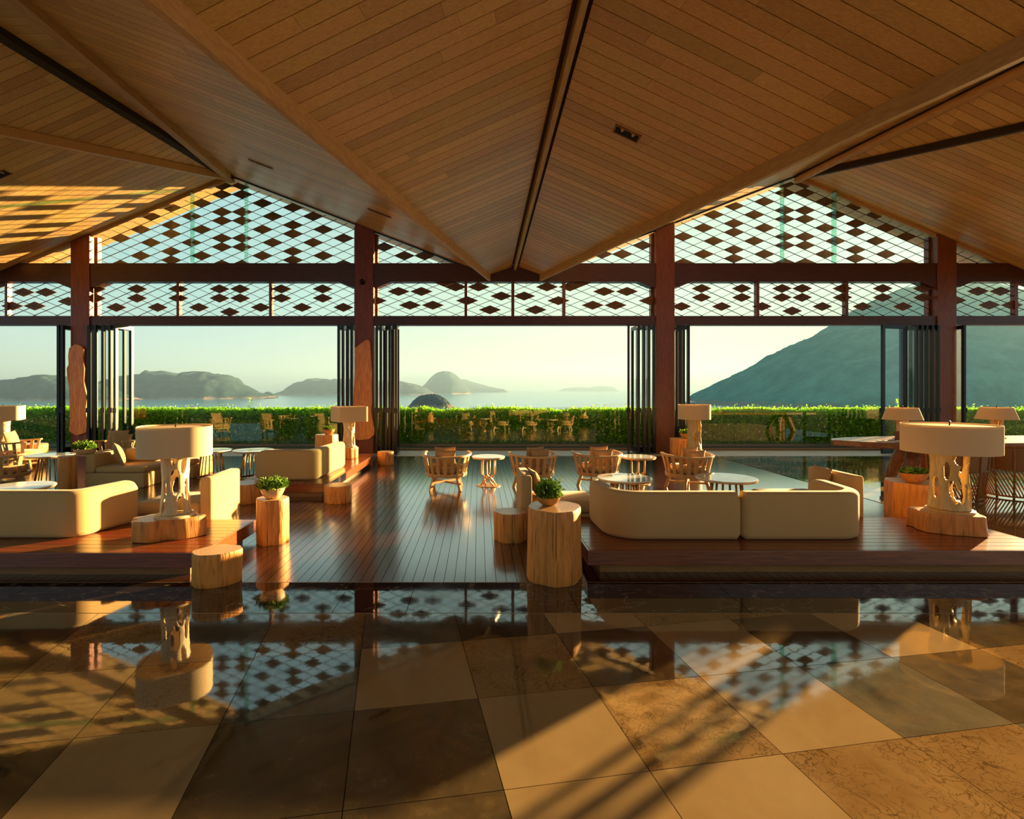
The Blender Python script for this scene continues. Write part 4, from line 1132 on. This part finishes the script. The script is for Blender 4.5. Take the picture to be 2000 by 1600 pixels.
# live-edge slabs hung on the columns
def slab(x, y, outline, th, label):
    mb = MB(); mb.prism([(a, 0, b) for a, b in outline], (0, -th, 0))
    o = mb.build('wood_slab', M['slab'], bevel=.012); o.location = (x, y, 0)
    return tag(o, label, 'wood slab')
def px2(pts, cx, k=12.9/1020): return [((x-cx)*k, 1.6+(760-y)*k) for x, y in pts]
slab((150-935)*12.9/1020, 12.945, px2([(135,842),(150,851),(169,845),(171,830),(168,800),(170,775),(165,745),(166,720),(163,700),(165,683),(160,676),(148,672),(136,680),(134,695),(135,712),(131,720),(132,735),(136,755),(137,790),(138,820)][::-1], 150), .07, 'narrow live-edge wood slab with dark heart on a column')
slab((710-935)*12.9/1020, 12.945, px2([(689,856),(700,860),(722,858),(731,850),(732,838),(728,822),(725,805),(727,785),(726,760),(727,730),(725,700),(723,668),(719,663),(712,665),(701,674),(693,680),(694,710),(692,745),(690,790),(688,825),(687,848)][::-1], 710), .07, 'wide smooth live-edge wood slab on a column')

# ================================================================== armchairs and tables on the deck
chair0 = make_chair()
spots = [(-.52, 8.40, 0, 'slatted barrel armchair standing alone beside the twig-legged table'),
         (.88, 8.42, 24, 'slatted barrel armchair behind the armless seat and tall stump'),
         (1.93, 8.50, 14, 'slatted barrel armchair between two chairs behind the curved sofa'),
         (3.33, 8.35, 20, 'slatted barrel armchair in front of the round-shaded tall lamp'),
         (-7.55, 8.30, -38, 'slatted armchair seen from behind beside the white table'),
         (-9.05, 10.35, -70, 'slatted armchair with an upright cushion by the edge lamp'),
         (-7.25, 10.35, 176, 'slatted armchair facing in behind the striped-shadow sofa')]
for i, (x, y, a, lab) in enumerate(spots):
    c = chair0 if i == 0 else copy_tree(chair0)
    c.location = (x, y, 0); c.rotation_euler = (0, 0, rad(a)); c['label'] = lab; c['group'] = 'slatted barrel armchairs'
def in_chair(i, dx, dy, dz, da, label, tilt=-14, mat='cush', s=.95):
    x, y, a, _ = spots[i]; a = rad(a); cx, cy = dx*math.cos(a)-dy*math.sin(a), dx*math.sin(a)+dy*math.cos(a)
    return cushion(x+cx, y+cy, .392+dz, label, rz=a+rad(da), tilt=tilt, mat=mat, s=s)
for i, who in ((0, 'the lone slatted armchair'), (1, 'the slatted armchair behind the armless seat'), (2, 'the middle slatted armchair'), (3, 'the slatted armchair by the tall lamp')):
    in_chair(i, 0, -.17, -.03, 0, 'rear tan cushion propped in '+who, tilt=10, s=.72)
    in_chair(i, -.02, -.03, 0, 6, 'front tan cushion propped in '+who, tilt=12, s=.74)
in_chair(5, .02, -.1, 0, 0, 'golden cushion upright in the armchair by the edge lamp', tilt=14, mat='cush', s=.98)
in_chair(6, .06, -.14, 0, 0, 'tan cushion upright in the armchair behind the striped-shadow sofa', tilt=14, s=.98)
in_chair(6, -.16, -.02, 0, 20, 'second tan cushion in the armchair behind the striped-shadow sofa', tilt=14, s=.8)
round_table(.16, 8.66, .275, .487, 'round pale table on crossed twig legs beside the lone armchair', 'twig', 6, .12, .13)
round_table(2.70, 8.85, .295, .46, 'round stone-topped table on crossed twig legs between two armchairs', 'twig', 6, .12, .13)
round_table(1.95, 6.98, .36, .42, 'round glossy table behind the curved sofa section by the stump', 'rod', 16, .17, .21, pw=.012)
round_table(3.31, 6.98, .385, .42, 'round white table behind the curved sofa section by the drum lamp', 'rod', 14, .18, .22, pw=.014)
round_table(-4.08, 9.45, .35, .50, 'round white table on flared gold rods beside the corner sofa', 'rod', 11, .16, .22, pw=.010)
round_table(-4.84, 9.45, .35, .50, 'round white table on flared gold rods behind the rounded-square lamp', 'rod', 10, .16, .23, pw=.010)
round_table(-7.2, 8.78, .34, .50, 'round white table on flared gold rods beside the slim tall stump', 'rod', 11, .15, .22, pw=.009)
log('stump_table', -6.58, 8.36, .135, .53, 71, 'slim tall stump beside the striped-shadow sofa', 'side table', lob=.06)
planter(-6.42, 8.50, .53, .15, .10, .11, 72, 'pale pierced bowl of leafy plants on the slim tall stump', mat='speck', nleaf=320, l=.07, spread=1.1)
# sofa that catches the striped shadows, and its back neighbours
def corner_seat(label, x0, x1, y0_, y1_, zb_, back_side=True):
    root = empty('sofa_chair', (x0, y0_, 0), 0, label, 'sofa'); w, d = x1-x0, y1_-y0_
    part_box(root, 'seat_base', 0, w, 0, d, 0, .235, 'sofa', .02)
    part_box(root, 'seat_cushion', .16, w, .0, d, .237, .335, 'sofa', .045)
    if back_side: part_box(root, 'backrest', 0, .155, 0, d, .237, zb_, 'sofa', .04)
    part_box(root, 'back_cushion', .18, min(w, .75), d-.17, d-.01, .337, zb_+.02, 'sofa', .05)
    return root
corner_seat('beige corner seat whose sunlit end catches striped shadows', -6.38, -5.42, 8.45, 9.30, .54)
cushion(-5.98, 8.80, .34, 'golden tan cushion on the corner seat with striped shadows', rz=rad(-52), tilt=20, s=.92)
corner_seat('beige seat with back cushions behind the striped-shadow seat', -6.10, -5.10, 9.34, 10.05, .60)
cushion(-5.95, 9.60, .345, 'pale cushion lying on the seat behind the striped-shadow seat', rz=rad(10), tilt=-18, mat='cush_pale', s=.8)
cushion(-5.55, 9.72, .345, 'small pale cushion next to the pale one on the rear seat', rz=rad(-15), tilt=-18, mat='cush_pale', s=.68)
# far corner lamp
log('log_base', -9.72, 11.05, .42, .44, 81, 'long sunlit trunk bench carrying the edge lamp', 'log', lob=.06, rxy=(1.4,.65))
lamp(-10.02, 11.0, .442, 'table lamp with square cream shade and driftwood stem on the long trunk bench', .12, .54, .32, .32, .30, e=12, seed=17, rz=rad(30), power=BULB)
# lamp and stump in front of the middle column
log('stump_table', 4.66, 12.1, .225, .46, 91, 'pale knotty stump in front of the column behind the tall lamp', 'side table', lob=.05, flare=-.1)
planter(4.78, 12.02, .46, .15, .12, .08, 92, 'terracotta bowl of succulents on the pale knotty stump', nleaf=240, l=.06, spread=.95)
log('log_base', 4.56, 11.05, .22, .30, 93, 'low trunk block under the tall lamp with the round shade', 'log', lob=.07)
lamp(4.56, 11.05, .302, 'tall table lamp with round cream shade and broad driftwood stem before the column', .14, .70, .325, .325, .31, seed=23, mat='drift_gold', plate=(1.2,.02), power=BULB)

# ================================================================== the long table
def long_table():
    root = empty('long_table', (8.8, 8.85, 0), 0, 'long live-edge timber table on trunk legs with two lamps', 'table')
    out = [(5.92,8.72),(6.15,8.42),(6.55,8.20),(6.85,8.22),(7.05,8.10),(7.6,8.12),(8.6,8.22),(9.8,8.18),(11.5,8.24),(12.4,8.3),(12.4,9.5),(11.2,9.62),(9.6,9.55),(8.2,9.6),(7.2,9.4),(6.4,9.2),(6.05,8.98)]
    P = rounded_path([Vector((a-8.8, b-8.85, .655)) for a, b in out], [.12]*len(out), 4)
    mb = MB(); mb.prism(P, (0,0,.095)); mb.build('table_top', M['tablewood'], root, bevel=.014)
    g = random.Random(5)
    for lx_, sp in ((-1.35, 1), (2.6, 1)):
        for k in range(4):
            t = 2*math.pi*k/4+.6; a = Vector((lx_+.16*math.cos(t), .14*math.sin(t), .66)); b = Vector((lx_+.44*math.cos(t), .40*math.sin(t), 0))
            m_ = a.lerp(b, .5)+Vector((.015*math.cos(t+1), .015*math.sin(t+1), .02))
            mb = MB(); pp = resample(rounded_path([a, m_, b], [0,.3,0], 6), .06); mb.tube(pp, [.12-.035*q/len(pp) for q in range(len(pp))], 12); mb.build('leg', M['trunk'], root, smooth=True)
    return root
long_table()
for (x, y, lab, sd) in ((7.22, 8.90, 'small table lamp with sloping shade beside the tissue box on the long table', 31), (8.97, 9.05, 'small table lamp with sloping shade alone on the long table', 37)):
    lamp(x, y, .752, lab, .085, .335, .285, .285, .205, topk=.76, seed=sd, mat='drift_gold', plate=(1.5,.02), power=BULB*.4, overlap=.03)
r_ = empty('tissue_box', (6.98, 8.60, .752), rad(20), 'dark wooden tissue box on the long table', 'box')
mb = MB(); mb.box(-.075,.075,-.075,.075,0,.15); mb.build('box', M['boxwood'], r_, bevel=.004)
mb = MB(); mb.add([(-.03,0,.151),(.03,.01,.151),(.045,.015,.185),(0,-.01,.195),(-.04,.0,.18)], [(0,1,2,3,4)]); mb.build('tissue', M['paper'], r_)
r_ = empty('notepad', (6.70, 8.46, .752), rad(8), 'pale notepad with a pen lying at the tip of the long table', 'notepad')
mb = MB(); mb.box(-.20,.20,-.09,.09,0,.010); mb.build('pad', M['paper'], r_)
mb = MB(); mb.tube([(-.06,.02,.017),(.1,.03,.017)], .006, 8); mb.build('pen', M['black'], r_)
mb = MB(); mb.box(-.26,.26,-.10,.10,0,.05); o = mb.build('power_box', M['black'], bevel=.02); o.location = (6.55, 9.05, .60)
tag(o, 'black cable tray under the tip of the long table', 'cable tray')

# -- woven tub chairs
def tub_chair():
    root = empty('tub_chair', (0,0,0), 0, '', 'chair')
    Rr = .35; A0, A1 = rad(165), rad(375)
    def arc(r, z, n=36): return [(r*math.cos(A0+(A1-A0)*k/n), r*math.sin(A0+(A1-A0)*k/n), z) for k in range(n+1)]
    mb = MB(); mb.tube(arc(Rr+.03,.765), .018, 8); mb.build('top_rail', M['rattan'], root, smooth=True)
    mb = MB(); mb.tube(arc(Rr-.05,.03), .014, 8); mb.build('base_rail', M['rattan'], root, smooth=True)
    mb = MB(); mb.tube(arc(Rr,.43), .012, 8); mb.build('seat_rail', M['rattan'], root, smooth=True)
    n = 36; mb = MB()
    a, b = arc(Rr+.0,.44), arc(Rr+.028,.755); c, d = arc(Rr-.03,.44), arc(Rr-.005,.755)
    mb.rings([[a[k], b[k], d[k], c[k]] for k in range(n+1)]); mb.build('back_panel', M['leather'], root, angle=40)
    for k in range(7):
        t = A0+(A1-A0)*k/6
        mb = MB(); mb.tube([((Rr+.03)*math.cos(t), (Rr+.03)*math.sin(t), .765), ((Rr+.012)*math.cos(t), (Rr+.012)*math.sin(t), .43), ((Rr-.05)*math.cos(t), (Rr-.05)*math.sin(t), .0)], .014, 8); mb.build('post', M['rattan'], root, smooth=True)
    ns = 30
    for k in range(ns):
        t = A0+(A1-A0)*k/ns; pts = []
        for q in range(6):
            f = q/5; tt = t-f*.55
            if tt < A0: break
            r = Rr-.05+.05*f; pts.append((r*math.cos(tt), r*math.sin(tt), .03+.40*f))
        if len(pts) > 1:
            mb = MB(); mb.tube(pts, .0095, 5); mb.build('woven_slat', M['rattan'], root, smooth=True)
    mb = MB(); mb.lathe([(.29,.40),(.31,.43),(.30,.48),(.02,.50)], 36); mb.build('seat_cushion', M['leather'], root, angle=60)
    return root
tc0 = tub_chair(); tc0.location = (7.03, 7.72, 0); tc0.rotation_euler = (0,0,rad(8)); tag(tc0, 'rattan and leather tub chair mostly hidden by the drum lamp', None, 'rattan tub chairs at the long table')
tc1 = copy_tree(tc0); tc1.location = (7.98, 7.82, 0); tc1.rotation_euler = (0,0,rad(-6)); tc1['label'] = 'rattan and leather tub chair standing clear at the long table edge'
